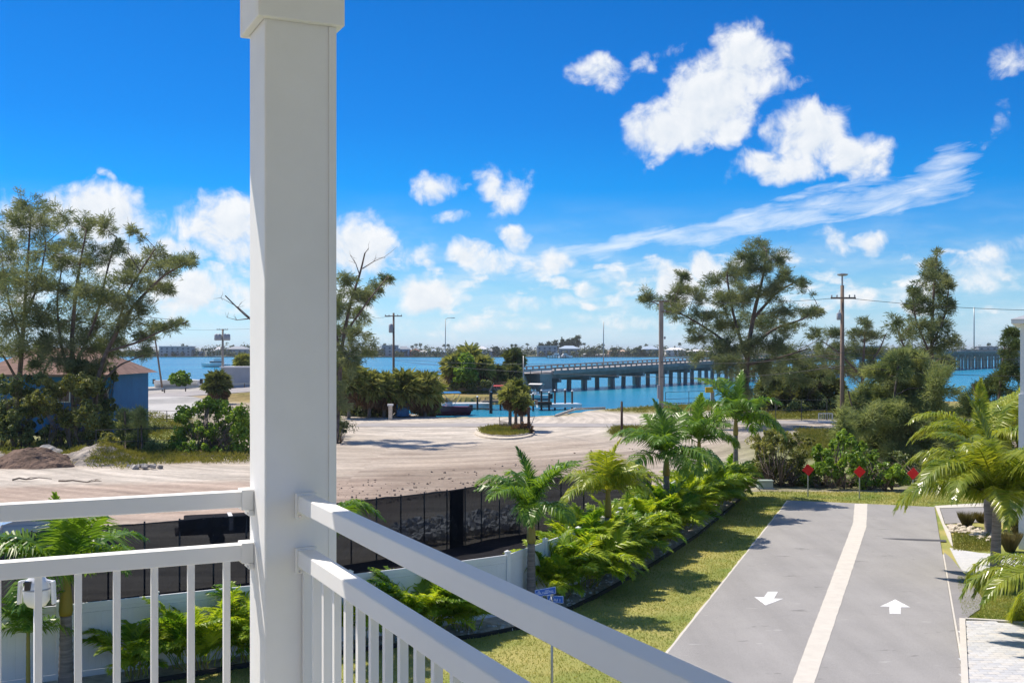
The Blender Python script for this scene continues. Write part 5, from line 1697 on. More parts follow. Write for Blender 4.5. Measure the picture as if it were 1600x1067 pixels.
root = thing('boat_dock', W0(780, 634), 'low white floating dock on brown piles below the embankment', 'dock')
def dockbox(px0, px1, D0, z, wid, th, name, mt):
    a = np.array(((px0 - 800) / F * D0, D0, z)); c = np.array(((px1 - 800) / F * (D0 + (px1 - px0) * .02), D0 + (px1 - px0) * .02, z))
    b = MB(); b.beam(a, c, wid, th); return b.build(name, mt, root)
dockbox(688, 764, 172, -.80, 4.5, .6, 'float', M['boat_white'])
dockbox(838, 905, 170, -.75, 3.6, .55, 'float', M['boat_white'])
dockbox(752, 838, 170, -.10, 2.2, .25, 'walkway', M['wood'])
dockbox(838, 860, 168, -.3, 2.0, .5, 'walkway', M['wood_dark'])
for px, D_, zt in ((746, 169, .6), (767, 160, 1.7), (782, 168, 1.0), (833, 166, 1.2), (846, 168, 1.6), (858, 168, 1.3), (867, 171, 1.5), (883, 171, 1.6), (894, 171, 1.4)):
    x_ = (px - 800) / F * D_
    b = MB(); b.tube([(x_, D_, -3), (x_, D_, zt)], .24 if px == 767 else .15, n=8); b.build('pile', M['wood_dark'], root)
    b = MB(); b.tube_z((x_, D_, zt), [(.19, 0), (.19, .05), (.02, .22)], 8); b.build('pile_cap', M['white_plastic'], bpy.data.objects[-1] if False else root)
b = MB(); b.tube([PW(765, 612, 160), PW(772, 598, 160)], [.16, .1], n=6); b.build('davit_arm', M['wood'], root)
b = MB(); b.beam(W0(640, 627) * (1, 1, 0) + (0, 6, -.35), W0(790, 626.5) * (1, 1, 0) + (0, 6, -.35), .6, 2.6)
tag(b.build('seawall', M['concrete_far']), 'concrete seawall along the foot of the grassy embankment', 'wall')
boat('dark red hulled boat under a blue canopy at the left end of the dock', W0(700, 650) + (0, 2, .1), R(200), 6.2, 2.4, 1.1, M['boat_red'], M['canvas_blue'])
boat('white boat with dark red canopy behind the tall dock pile', W0(781, 633) + (0, 6, .1), R(170), 5.6, 2.3, .9, M['boat_white'], M['canvas_red'])
boat('white boat with white canopy by the right part of the dock', W0(838, 626) + (0, 3, .1), R(160), 5.6, 2.2, .8, M['boat_white'], M['canvas_white'])
boat('white flybridge yacht cruising on the open bay at the left', W0(338, 573.5), R(185), 15, 4.6, 1.6, M['boat_white'], None, 'yacht')
boat('white sport boat moored at the marina across the bay, left one', W0(868, 559.2), R(180), 17, 5, 1.8, M['boat_white'], None, 'yacht')
boat('white sport boat moored at the marina across the bay, right one', W0(884, 559.4), R(20), 15, 5, 1.8, M['boat_white'], None, 'yacht')
boat('white yacht low on the water at the far right beyond the bridge', W0(1552, 560.5), R(170), 20, 5.5, 2.0, M['boat_white'], None, 'yacht')
for i, (px, py, rz, lab) in enumerate(((197, 604, 15, 'white boat on a trailer behind the guard rail, left end'), (268, 601, 5, 'small white boat in the yard before the round bush'), (292, 601, 160, 'white centre console boat in the yard right of the round bush'))):
    p = PW(px, py, 205); p[2] = max(.9, float(ground_z(p[0], p[1])) + .35)
    boat(lab, p, R(rz), 6.0, 2.3, 1.1, M['boat_white'])
for px, D_, lab in ((205, 186, 'white car parked by the boat yard at the left'),):
    p = PW(px, 600, D_); p[2] = float(ground_z(p[0], p[1]))
    car(lab, p, R(40), 4.5, 1.8, 1.55, M['car_white'])
p = PW(376, 600, 196); gz = float(ground_z(p[0], p[1]))
root = thing('storage_shed', (p[0], p[1], gz), 'grey flat roofed shed beside the balcony post, behind the guard rail', 'shed')
b = MB(); b.box((p[0], p[1], gz + 1.8), (6.0, 4, 3.6)); b.build('wall', M['grey_box'], root)
b = MB(); b.box((p[0], p[1], gz + 3.7), (6.4, 4.4, .2)); b.build('roof', M['trim_white'], root)
b = MB(); b.box((p[0] - 1.2, p[1] - 2.02, gz + 1.2), (1.2, .06, 2.2)); b.build('door', M['steel'], root)

# ================================================================== island in the lot
isl = [tuple(PG(790 + 39 * math.cos(t), 677.5 + 7.2 * math.sin(t))[:2]) for t in np.linspace(0, 6.283, 26)[:-1]]
ring = [tuple(PG(788 + 47 * math.cos(t), 678 + 9.3 * math.sin(t))[:2]) for t in np.linspace(0, 6.283, 26)[:-1]]
b = MB(); b.poly(ring, -.2, .16); tag(b.build('island_kerb', M['pale_stone']), kind='structure')
b = MB(); b.poly(isl, -.2, .24); tag(b.build('island_soil', M['soil']), kind='structure')
r_ = np.random.default_rng(17)
P = []
while len(P) < 900:
    t = r_.random() * 6.283; q = math.sqrt(r_.random()); P.append(PG(790 + 38 * q * math.cos(t), 677.5 + 6.8 * q * math.sin(t)) + (0, 0, .24))
b = MB(); b.tris(tufts(P, .38, 7, r_, .03, .18)); tag(b.build('island_grass', M['weed']), 'rough grass on the kerbed island in the dirt lot', 'grass', kind='stuff')
sabal(PG(797, 674) + (0, 0, .2), 3.1, 1.35, 'left fan palm of the trio on the kerbed island', 301, n=50, tr=.16, seg=11)
sabal(PG(806, 672.5) + (0, 0, .2), 3.6, 1.4, 'middle and tallest fan palm on the kerbed island', 302, n=50, tr=.16, seg=11)
sabal(PG(815, 675) + (0, 0, .2), 2.5, 1.2, 'right fan palm with hanging dead leaves on the kerbed island', 303, n=44, tr=.15, seg=11)
p = PG(826, 679.5); root = thing('wooden_post', p, 'dark square post at the right side of the kerbed island', 'post')
b = MB(); b.box(p + (0, 0, 1.25), (.26, .26, 2.7)); b.build('shaft', M['wood_dark'], root)
b = MB(); b.beam(p + (.1, 0, .5), p + (.55, 0, 1.75), .05, .06); b.beam(p + (.1, 0, 1.65), p + (.6, 0, 1.75), .05, .05); b.beam(p + (.1, 0, 1.1), p + (.42, 0, 1.2), .05, .05); b.build('ladder_frame', M['steel'], root)
root = thing('picket_fence', PG(787, 674), 'little weathered picket fence on the kerbed island', 'fence')
for k in range(8):
    p = PG(780.5 + k * 1.9, 674 + .3 * k) + (0, 0, .55); b = MB(); b.box(p, (.07, .03, 1.0 if k else 1.7)); b.build('picket', M['wood'], root)
b = MB(); b.beam(PG(780.5, 674) + (0, .03, .7), PG(794, 676.1) + (0, .03, .7), .03, .07); b.build('rail', M['wood'], root)
P = fans(PG(815, 679) + (0, 0, .2), 26, .5, .9, 311, -10, 60, 9)
b = MB(); b.tris(P); tag(b.build('frond_pile', M['dead_frond']), 'pile of dead brown palm fronds under the island palms', 'frond pile')

# ================================================================== palmetto thicket, embankment palms
THK = [(545, 598, 31, 'fan palm at the left of the thicket, touching the bare topped tree'), (577, 606, 28, 'tall fan palm behind the thicket left of the power pole'), (600, 612, 30, 'fan palm with long brown skirt in the middle of the thicket'), (632, 610, 32, 'fan palm right of the power pole in the thicket'), (664, 612, 30, 'rounded fan palm at the right end of the thicket'), (560, 632, 26, 'low fan palm at the front of the thicket, left'), (590, 633, 24, 'low brown fan palm at the front of the thicket, centre'), (668, 632, 20, 'low fan palm leaning over the canal bank')]
for i, (px, py, rr, lab) in enumerate(THK):
    D_ = 127 + (i * 37 % 9)
    c = PW(px, py, D_)
    sabal((c[0], c[1], 0.0), c[2] - .1, rr / F * D_ * 1.15, lab, 320 + i, n=64, tr=.2, group='fan palms of the thicket', seg=11)
D_ = 138
bush('shrub', 'dark low shrubs at the foot of the palmetto thicket', 'shrub', PW(600, 650, 131) * (1, 1, 0), 131, [(545, 645, 18, 12), (570, 646, 20, 10), (600, 642, 18, 12), (660, 645, 18, 9)], 'bush_dark', 340, ls=.3, dens=.5)
root = thing('blue_tent', PG(626, 655), 'dark blue tarp hung between the palms of the thicket', 'tarp')
b = MB(); c = PG(626, 653); b.box(c + (0, 1.8, 1.0), (1.5, 1.2, 1.9), rz=.3); b.build('cover', M['blue_tarp'], root, bevel=.15)
p = PG(610, 656); root = thing('stone_pillar', p, 'slim pale stone pillar in front of the palmetto thicket', 'pillar')
b = MB(); b.box(p + (0, 0, .8), (.4, .4, 1.6)); b.build('shaft', M['pale_stone'], root); b = MB(); b.box(p + (0, 0, 1.7), (.62, .62, .2)); b.build('cap', M['trim_white'], root)

def emb(px, py, D_):
    c = PW(px, py, D_); return c, float(ground_z(c[0], c[1]))
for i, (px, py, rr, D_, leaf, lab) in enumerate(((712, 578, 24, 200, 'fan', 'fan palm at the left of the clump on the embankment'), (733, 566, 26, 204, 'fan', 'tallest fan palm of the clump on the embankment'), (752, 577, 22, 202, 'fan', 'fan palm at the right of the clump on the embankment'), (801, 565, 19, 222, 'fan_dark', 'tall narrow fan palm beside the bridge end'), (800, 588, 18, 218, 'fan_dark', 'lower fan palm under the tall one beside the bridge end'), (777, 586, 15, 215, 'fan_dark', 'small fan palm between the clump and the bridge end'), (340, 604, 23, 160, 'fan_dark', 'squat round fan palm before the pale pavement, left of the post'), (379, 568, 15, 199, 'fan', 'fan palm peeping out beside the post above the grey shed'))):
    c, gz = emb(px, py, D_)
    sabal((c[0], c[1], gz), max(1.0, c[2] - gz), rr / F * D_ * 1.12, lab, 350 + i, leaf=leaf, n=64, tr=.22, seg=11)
bush('shrub', 'bright green leafy bush growing inside the embankment palm clump', 'shrub', (PW(727, 590, 199)[0], 199, 1.2), 198.5, [(728, 570, 14, 18), (722, 585, 14, 14), (735, 590, 14, 12), (718, 565, 10, 12)], 'bush', 361, ls=.5, dens=.8)
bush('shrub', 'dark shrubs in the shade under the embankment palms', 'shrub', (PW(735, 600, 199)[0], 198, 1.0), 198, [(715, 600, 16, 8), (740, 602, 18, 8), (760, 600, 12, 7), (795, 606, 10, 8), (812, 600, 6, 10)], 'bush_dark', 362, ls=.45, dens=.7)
bush('round_bush', 'round clipped looking green bush by the water at the left', 'shrub', (PW(281, 590, 200)[0], 200, .8), 200, [(281, 590, 14, 11), (275, 594, 12, 8), (289, 594, 12, 8)], 'bush', 363, ls=.5, dens=1.2, depth=.3)
r_ = np.random.default_rng(23)
P = []
while len(P) < 3600:
    u = -75 + 78 * r_.random(); v = 6 + 13 * r_.random(); q = LXY(u, v); z = float(0)
    P.append((q[0], q[1]))
P = np.array(P); zz = ground_z(P[:, 0], P[:, 1]); kp = zz > -.6
P = np.column_stack([P, zz])[kp]
b = MB(); b.tris(tufts(P, .45, 5, r_, .05, .35)); tag(b.build('embankment_grass', M['weed']), 'dry grass covering the bridge embankment', 'grass', kind='stuff')
P = []
zones = [pgl((160, 640), (250, 648), (300, 655), (300, 690), (180, 690)), pgl((1120, 645), (1300, 641), (1600, 641), (1600, 655), (1160, 655)), pgl((940, 642), (1040, 633), (1180, 631), (1180, 642), (1000, 645)), pgl((1250, 672), (1330, 672), (1420, 690), (1420, 720), (1240, 720)), pgl((960, 669), (1040, 668), (1045, 677), (958, 681)), pgl((-40, 690), (180, 700), (205, 735), (90, 728), (-40, 712)), pgl((200, 705), (390, 705), (390, 722), (200, 727))]
for zi, zn in enumerate(zones):
    A = np.array(zn); lo, hi = A.min(0), A.max(0)
    n_ = 2600 if zi in (0, 1, 3) else 1100
    q = lo + (hi - lo) * r_.random((n_, 2)); q = q[inpoly(q[:, 0], q[:, 1], zn)]
    P.append(np.column_stack([q, ground_z(q[:, 0], q[:, 1])]))
P = np.concatenate(P)
b = MB(); b.tris(tufts(P, .42, 6, r_, .022, .3)); tag(b.build('wild_grass', M['weed']), 'wild grass growing in tufts round the sandy lot', 'grass', kind='stuff')

# ================================================================== Australian pines and thickets
casuarina('pine_tree', 'tall wispy pine tree at the far left edge of the photo', 'tree', PG(20, 695), 95,
          [[(20, 695), (30, 600), (36, 520), (42, 430), (48, 340)], [(36, 540), (15, 480), (5, 420)], [(38, 500), (62, 440), (72, 380)], [(30, 600), (8, 560), (-15, 530)]],
          [(45, 322, 26, 22), (30, 350, 30, 25), (65, 352, 22, 22), (20, 385, 32, 28), (72, 392, 30, 28), (95, 335, 14, 12), (10, 440, 36, 36), (52, 440, 36, 36), (20, 500, 40, 34), (65, 495, 38, 34), (30, 545, 40, 22), (-20, 420, 30, 40), (-20, 520, 30, 40), (70, 545, 30, 18)], 'needle', 500, dens=1.2)
casuarina('pine_tree', 'multi stemmed pine tree in front of the blue house', 'tree', PG(118, 697), 93,
          [[(118, 697), (114, 600), (112, 520), (122, 430), (135, 360)], [(114, 580), (150, 500), (168, 420), (182, 370)], [(114, 600), (95, 540), (88, 470), (100, 400)], [(112, 560), (78, 560), (62, 600)]],
          [(130, 350, 18, 16), (120, 378, 26, 18), (165, 356, 16, 15), (185, 385, 12, 14), (105, 410, 34, 26), (150, 400, 28, 22), (92, 455, 36, 28), (135, 450, 36, 28), (165, 465, 30, 24), (110, 500, 44, 30), (155, 512, 42, 26), (135, 545, 46, 22), (178, 545, 30, 18), (85, 535, 34, 22), (95, 566, 26, 13), (150, 572, 24, 12), (60, 572, 22, 10), (120, 582, 20, 9)], 'needle', 510, dens=1.2)
casuarina('pine_tree', 'pine tree leaning far to the right over the street, left of the post', 'tree', PG(150, 690), 90,
          [[(150, 690), (148, 610), (165, 550), (205, 480), (255, 430), (300, 406)], [(165, 550), (215, 535), (250, 518), (292, 503)], [(180, 520), (200, 455), (225, 415), (243, 388)], [(148, 610), (185, 570), (225, 555)]],
          [(242, 396, 20, 12), (262, 412, 20, 12), (283, 410, 18, 10), (300, 408, 8, 8), (215, 420, 26, 16), (250, 428, 28, 14), (205, 445, 30, 20), (240, 450, 26, 14), (262, 452, 14, 8), (190, 475, 32, 20), (220, 480, 20, 14), (195, 505, 30, 16), (240, 515, 16, 10), (262, 512, 12, 6), (285, 505, 9, 4), (228, 527, 15, 10), (222, 548, 16, 14), (178, 535, 26, 16), (206, 360, 4, 4)], 'needle', 520, dens=1.15, tr=.24, bare=[[(220, 425), (200, 395), (203, 362)]])
casuarina('pine_tree', 'thin half bare pine tree right of the balcony post', 'tree', PG(524, 694), 95,
          [[(524, 694), (529, 620), (534, 540), (548, 470), (562, 430), (570, 396)], [(534, 560), (520, 500), (500, 440)], [(540, 520), (575, 470), (600, 440)], [(534, 540), (470, 540), (420, 515), (388, 498), (352, 462)]],
          [(540, 440, 13, 13), (552, 458, 16, 13), (572, 465, 14, 12), (586, 452, 9, 9), (604, 437, 7, 6), (535, 480, 20, 18), (562, 490, 16, 16), (530, 520, 22, 22), (556, 525, 16, 18), (515, 480, 22, 30), (545, 560, 22, 24), (525, 580, 22, 34), (530, 630, 18, 34), (522, 670, 14, 22), (500, 540, 24, 40), (576, 545, 10, 14)], 'needle', 530, dens=1.4, tr=.24, up=-.2,
          bare=[[(562, 430), (556, 412), (548, 400)], [(570, 396), (576, 388)], [(566, 420), (585, 408), (600, 402)], [(400, 505), (372, 480), (345, 465)], [(388, 498), (370, 500), (355, 496)]])
casuarina('pine_tree', 'broad spreading pine tree by the water in front of the bridge', 'tree', PG(1168, 662, -.1), 115,
          [[(1168, 662), (1165, 600), (1168, 545), (1180, 480), (1193, 430), (1198, 392)], [(1165, 575), (1130, 530), (1075, 495), (1010, 468)], [(1168, 545), (1212, 512), (1252, 500), (1280, 484)], [(1166, 560), (1145, 490), (1135, 430), (1140, 415)], [(1175, 500), (1215, 455), (1245, 440)], [(1166, 570), (1215, 560), (1262, 545)]],
          [(1190, 388, 22, 13), (1165, 402, 22, 16), (1212, 405, 22, 17), (1188, 420, 30, 20), (1148, 430, 24, 20), (1226, 435, 20, 16), (1250, 443, 14, 7), (1120, 440, 18, 15), (1165, 460, 32, 24), (1205, 460, 28, 22), (1128, 472, 28, 20), (1068, 432, 10, 10), (1060, 452, 16, 10), (1085, 462, 22, 14), (1048, 470, 22, 11), (1012, 468, 15, 12), (1060, 488, 26, 12), (1100, 495, 30, 16), (1140, 505, 34, 24), (1185, 500, 34, 26), (1225, 488, 24, 14), (1258, 490, 18, 9), (1275, 486, 9, 6), (1232, 515, 20, 10), (1095, 525, 26, 14), (1130, 540, 34, 18), (1175, 540, 36, 24), (1218, 540, 24, 18), (1095, 560, 20, 12), (1140, 570, 30, 16), (1185, 578, 32, 24), (1235, 560, 20, 14), (1165, 610, 22, 24)], 'needle', 540, dens=1.6, tr=.42)
casuarina('pine_tree', 'small pine trees loosely leaved behind the lamp topped pole', 'tree', PW(1345, 650, 128) * (1, 1, 0), 128,
          [[(1345, 650), (1348, 580), (1352, 510)], [(1348, 590), (1310, 550), (1280, 530)], [(1348, 585), (1375, 545), (1385, 520)]],
          [(1352, 508, 10, 9), (1340, 524, 18, 12), (1366, 528, 16, 12), (1300, 522, 18, 11), (1272, 524, 9, 9), (1320, 545, 26, 13), (1362, 552, 24, 16), (1282, 550, 20, 14), (1300, 575, 30, 16), (1340, 580, 26, 18), (1375, 575, 20, 14), (1225, 553, 24, 14), (1256, 572, 26, 14), (1208, 580, 22, 12), (1240, 592, 26, 10)], 'needle', 550, dens=1.3, needle=.5)
casuarina('pine_tree', 'slender pointed pine tree rising above the right thicket', 'tree', PW(1456, 720, 84) * (1, 1, 0), 84,
          [[(1456, 720), (1455, 600), (1457, 480), (1464, 396)], [(1456, 560), (1430, 500), (1425, 455)], [(1456, 540), (1478, 490), (1482, 455)], [(1456, 590), (1410, 540), (1398, 500)]],
          [(1464, 402, 6, 10), (1459, 420, 13, 9), (1470, 436, 13, 9), (1450, 438, 14, 10), (1482, 446, 6, 6), (1428, 455, 6, 8), (1462, 456, 17, 11), (1440, 470, 16, 12), (1480, 480, 12, 14), (1458, 482, 20, 14), (1425, 486, 13, 14), (1470, 508, 20, 16), (1440, 510, 22, 16), (1400, 502, 11, 14), (1484, 530, 12, 18), (1455, 540, 26, 20), (1418, 528, 18, 16), (1475, 565, 20, 18)], 'needle', 560, dens=1.5, needle=.36, tr=.22)
casuarina('pine_thicket', 'feathery young pine trees massed behind the red markers', 'tree', PW(1390, 735, 74) * (1, 1, 0), 74,
          [[(1390, 735), (1395, 640), (1405, 560)], [(1390, 720), (1340, 670), (1325, 610)], [(1390, 720), (1430, 650), (1445, 580)]],
          [(1405, 568, 24, 18), (1440, 575, 26, 20), (1378, 585, 22, 18), (1420, 600, 34, 24), (1460, 610, 28, 26), (1385, 620, 28, 24), (1330, 640, 16, 26), (1350, 660, 22, 30), (1320, 668, 12, 26), (1385, 660, 30, 28), (1425, 650, 34, 30), (1460, 660, 30, 34), (1400, 695, 34, 22), (1360, 700, 28, 20), (1440, 700, 34, 24), (1480, 690, 20, 34), (1345, 625, 18, 20), (1410, 630, 30, 24), (1375, 650, 26, 24), (1445, 625, 24, 24), (1410, 715, 40, 22), (1340, 705, 20, 26)], 'needle_green', 570, dens=5.0, needle=.44, nw=.018, tr=.14, depth=1.8)
casuarina('pine_thicket', 'shaggy pine shrubs before the white building at the right edge', 'tree', PW(1560, 720, 88) * (1, 1, 0), 88,
          [[(1560, 720), (1560, 620), (1570, 540)], [(1560, 700), (1530, 640), (1520, 600)]],
          [(1584, 520, 10, 7), (1578, 545, 14, 16), (1582, 585, 14, 26), (1560, 605, 22, 18), (1535, 612, 18, 14), (1580, 640, 22, 30), (1545, 645, 28, 24), (1515, 640, 20, 20), (1520, 675, 26, 24), (1560, 690, 34, 30), (1500, 690, 22, 26)], 'needle_dark', 580, dens=3.2, needle=.40, nw=.022, tr=.14, depth=1.8)
D_ = 146
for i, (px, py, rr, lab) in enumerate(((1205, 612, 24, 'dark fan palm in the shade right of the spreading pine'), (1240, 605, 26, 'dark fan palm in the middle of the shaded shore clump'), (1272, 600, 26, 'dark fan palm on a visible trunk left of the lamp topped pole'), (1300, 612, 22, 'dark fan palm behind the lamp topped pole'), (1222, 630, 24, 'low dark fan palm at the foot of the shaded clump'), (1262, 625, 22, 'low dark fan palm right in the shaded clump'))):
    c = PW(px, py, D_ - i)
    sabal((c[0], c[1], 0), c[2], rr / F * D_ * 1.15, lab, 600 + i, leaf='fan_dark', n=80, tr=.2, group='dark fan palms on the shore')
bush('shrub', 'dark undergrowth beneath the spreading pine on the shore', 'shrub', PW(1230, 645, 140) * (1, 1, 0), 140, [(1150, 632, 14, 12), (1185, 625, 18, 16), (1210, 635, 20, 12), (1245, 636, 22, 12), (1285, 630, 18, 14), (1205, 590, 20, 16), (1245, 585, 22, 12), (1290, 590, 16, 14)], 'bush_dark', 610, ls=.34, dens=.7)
# shrub belt behind the lawn
bush('mangrove_bush', 'olive leaved bush behind the utility box', 'shrub', PG(1215, 764), 65.5, [(1180, 690, 14, 14), (1205, 684, 16, 14), (1190, 700, 20, 18), (1222, 695, 24, 20), (1245, 715, 18, 20), (1185, 730, 24, 20), (1220, 735, 28, 22), (1250, 745, 20, 16), (1165, 745, 16, 18), (1205, 755, 26, 10)], 'bush_olive', 620, ls=.13, dens=1.0)
bush('sea_grape', 'bright green bush between the first two red markers', 'shrub', PG(1300, 764), 64.5, [(1285, 712, 18, 18), (1308, 700, 16, 14), (1275, 738, 16, 16), (1300, 735, 24, 18), (1328, 725, 18, 20), (1290, 755, 28, 10), (1325, 752, 20, 12), (1262, 752, 16, 12), (1345, 745, 14, 18), (1315, 685, 14, 12)], 'bush', 630, ls=.19, dens=1.2)
bush('sea_grape', 'low bright green bush right of the middle red marker', 'shrub', PG(1372, 766), 63.5, [(1368, 742, 18, 16), (1352, 754, 16, 10), (1385, 752, 16, 12), (1405, 745, 14, 14), (1420, 756, 16, 9), (1338, 700, 14, 16), (1362, 722, 16, 16), (1390, 735, 18, 14)], 'bush', 640, ls=.19, dens=1.2)
bush('shrub', 'dark leafy bushes behind the third red marker', 'shrub', PG(1450, 768), 66, [(1400, 725, 24, 18), (1440, 735, 26, 22), (1480, 738, 28, 24), (1520, 735, 28, 26), (1560, 735, 30, 26), (1460, 755, 30, 10), (1350, 715, 18, 20)], 'bush_dark', 650, ls=.16, dens=.9)
bush('shrub', 'pale twiggy scrub behind the olive bush, near the shore road', 'shrub', PG(1225, 690), 88, [(1205, 680, 20, 8), (1240, 682, 18, 9), (1262, 690, 12, 8)], 'bush_olive', 655, ls=.16, dens=.5)
# left thickets
bush('shrub', 'tangled dark shrubs under the pines at the left edge', 'shrub', PG(30, 700), 88, [(15, 600, 22, 16), (55, 590, 16, 12), (15, 640, 26, 20), (45, 645, 28, 20), (20, 672, 30, 20), (58, 680, 30, 18), (-10, 660, 24, 26), (35, 615, 24, 14)], 'bush_dark', 660, ls=.24, dens=.8)
bush('shrub', 'tangled creeper shrubs with pale leaves before the blue house', 'shrub', PG(105, 700), 87, [(75, 605, 18, 16), (112, 600, 18, 18), (140, 605, 18, 18), (60, 625, 22, 16), (80, 640, 22, 14), (108, 655, 26, 18), (140, 650, 20, 24), (95, 685, 30, 16), (135, 685, 26, 16), (165, 668, 18, 24), (165, 690, 22, 12), (90, 610, 16, 14), (130, 610, 18, 20)], 'bush_olive', 670, ls=.24, dens=.7)
bush('shrub', 'dark shrubs at the foot of the half bare pine beside the post', 'shrub', PG(528, 700), 95, [(533, 668, 14, 9), (527, 685, 9, 16), (529, 715, 8, 18), (531, 738, 6, 10)], 'bush_dark', 676, ls=.2, dens=.9)
bush('shrub', 'creeper bush climbing the house corner under the leaning pine', 'shrub', PG(155, 690), 92, [(118, 580, 14, 24), (128, 622, 14, 26), (142, 588, 11, 20), (158, 575, 10, 14), (150, 600, 18, 22), (165, 640, 16, 22), (125, 575, 16, 14), (178, 585, 8, 14)], 'bush_dark', 675, ls=.24, dens=.7)
bush('sea_grape', 'large bright leaved bush left of the balcony post', 'shrub', PG(320, 712), 85, [(290, 650, 18, 16), (318, 640, 20, 14), (345, 645, 24, 18), (370, 655, 20, 20), (285, 680, 20, 16), (315, 675, 26, 18), (350, 680, 26, 20), (378, 690, 16, 22), (300, 700, 24, 10), (345, 705, 28, 10), (325, 628, 10, 8), (275, 698, 16, 14), (380, 665, 14, 14), (330, 700, 30, 12), (370, 705, 20, 12)], 'bush', 680, ls=.24, dens=.85)
casuarina('pine_sapling', 'bushy young pine, left one of the pair by the chain link fence', 'tree', PG(196, 710), 86, [[(196, 710), (196, 670), (195, 642)]], [(195, 655, 10, 14), (195, 675, 14, 16), (198, 695, 16, 12), (180, 695, 12, 10)], 'needle_green', 690, dens=2.4, needle=.4, nw=.022, tr=.07, depth=.5, up=.8)
casuarina('pine_sapling', 'bushy young pine, right one of the pair by the chain link fence', 'tree', PG(222, 709), 85, [[(222, 709), (221, 670), (219, 640)]], [(219, 652, 9, 14), (221, 672, 12, 16), (224, 692, 14, 14), (240, 698, 10, 8)], 'needle_green', 691, dens=2.4, needle=.4, nw=.022, tr=.07, depth=.5, up=.8)

# ================================================================== mounds and litter in the lot
def mound(name, label, c, rx, ry, h, mt, seed, grass=0):
    n = 44; g_ = np.linspace(-1.15, 1.15, n); GX, GY = np.meshgrid(g_, g_)
    rr = np.hypot(GX, GY)
    z = np.clip(1 - rr ** 1.25, -.2, 1) * h
    z = z + (fbm(GX * 2.2 + seed, GY * 2.2, seed) - .5) * h * .55 + (fbm(GX * 9 + seed, GY * 9, seed + 3) - .5) * h * .22
    z = np.where(rr > 1.1, -.3, z)
    ii = np.arange(n * n).reshape(n, n)
    b = MB(); b.add(np.stack([GX * rx + c[0], GY * ry + c[1], z], -1).reshape(-1, 3), quads=np.stack([ii[:-1, :-1], ii[:-1, 1:], ii[1:, 1:], ii[1:, :-1]], -1).reshape(-1, 4))
    o = b.build(name, M[mt], smooth=False); tag(o, label, 'mound')
    if grass:
        r = np.random.default_rng(seed); k = r.integers(0, n * n, grass)
        P = np.stack([GX.ravel()[k] * rx + c[0], GY.ravel()[k] * ry + c[1], z.ravel()[k]], 1); P = P[(z.ravel()[k] > .1) & ((GX.ravel()[k] > .1) | (GX.ravel()[k] < -.35) & (GY.ravel()[k] > -.2))]
        b = MB(); b.tris(tufts(P, .26, 8, r, .018, .16)); tag(b.build('mound_grass', M['weed']), 'bright weeds growing over the sandy mound', 'grass', kind='stuff')
c = PG(48, 728); mound('dirt_mound', 'heap of dark brown dirt at the left edge of the lot', c, 3.3, 2.4, 1.45, 'dirt', 41)
c = PG(152, 722); mound('sand_mound', 'pale sandy mound overgrown with weeds right of the dirt heap', c, 3.2, 3.0, 1.35, 'sandpile', 47, 1700)
c = PG(75, 714); mound('sand_mound', 'small grey spoil heap between the two larger mounds', c, 1.7, 1.6, .9, 'spoil', 49)
c = PG(-60, 722); mound('sand_mound', 'spoil heap running off the left edge of the photo', c, 4.0, 2.6, 1.3, 'sandpile', 52, 200)
r_ = np.random.default_rng(31)
for i, (px, py, L, a_, lab) in enumerate(((50, 752, 2.2, .2, 'dead branch lying on the pale sand at the left'), (125, 756, 2.6, -.05, 'fallen stick lying along the edge of the dirt road'), (250, 717, 3.2, .15, 'fallen log before the chain link fence'), (300, 716, 3.0, -.2, 'dead branch under the bright bush'), (352, 716, 3.4, .1, 'long bent branch on the ground beside the post'))):
    p = PG(px, py); b = MB(); t = np.linspace(-.5, .5, 7)
    pts = np.stack([p[0] + t * L * math.cos(a_), p[1] + t * L * math.sin(a_) + r_.normal(0, .08, 7), .10 + r_.random(7) * .12], 1)
    b.tube(pts, np.linspace(.06, .02, 7), n=6)
    for k in ((2,), (4, 5), (3,), (1, 4), (3, 5))[i]: b.tube(np.array([pts[k], pts[k] + (.2, .2 * (-1) ** k, .1), pts[k] + (.3 + .5 * r_.random(), .35 * (-1) ** k, .05 + .2 * r_.random())]), [.03, .02, .008], n=4)
    tag(b.build('fallen_branch', M['wood']), lab, 'branch')
b = MB(); p = PG(225, 732)
for k in range(26):
    Mx = np.array(Matrix.Rotation(r_.random() * 6, 3, Vector(r_.normal(size=3)).normalized()))
    b.box(p + (r_.normal(0, .6), r_.normal(0, .25), .05 + .15 * r_.random()), (.3 * r_.random() + .12, .22, .14), M=Mx)
tag(b.build('rubble', M['spoil']), 'small grey rubble pile on the sand near the saplings', 'rubble', kind='stuff')

# clods and stones turned up by the machines along the screen fence
b = MB()
for k in range(900):
    t = r_.random(); px = 525 + 480 * t; yl = 790 - 60 * t
    p = PG(px, yl - 40 * r_.random() ** 2.5 + 5)
    s_ = .02 + .085 * r_.random() ** 3
    Mx = np.array(Matrix.Rotation(r_.random() * 6, 3, Vector(r_.normal(size=3)).normalized()))
    b.box((p[0], p[1], float(ground_z(p[0], p[1])) + s_ * .3), (s_ * 1.5, s_, s_ * .8), M=Mx)
tag(b.build('dirt_clods', mat('clod', (0.33, 0.26, 0.21), 0.97, var=0.3, scale=2)), 'clods and stones of dark dirt strewn along the black screen', 'dirt', kind='stuff')

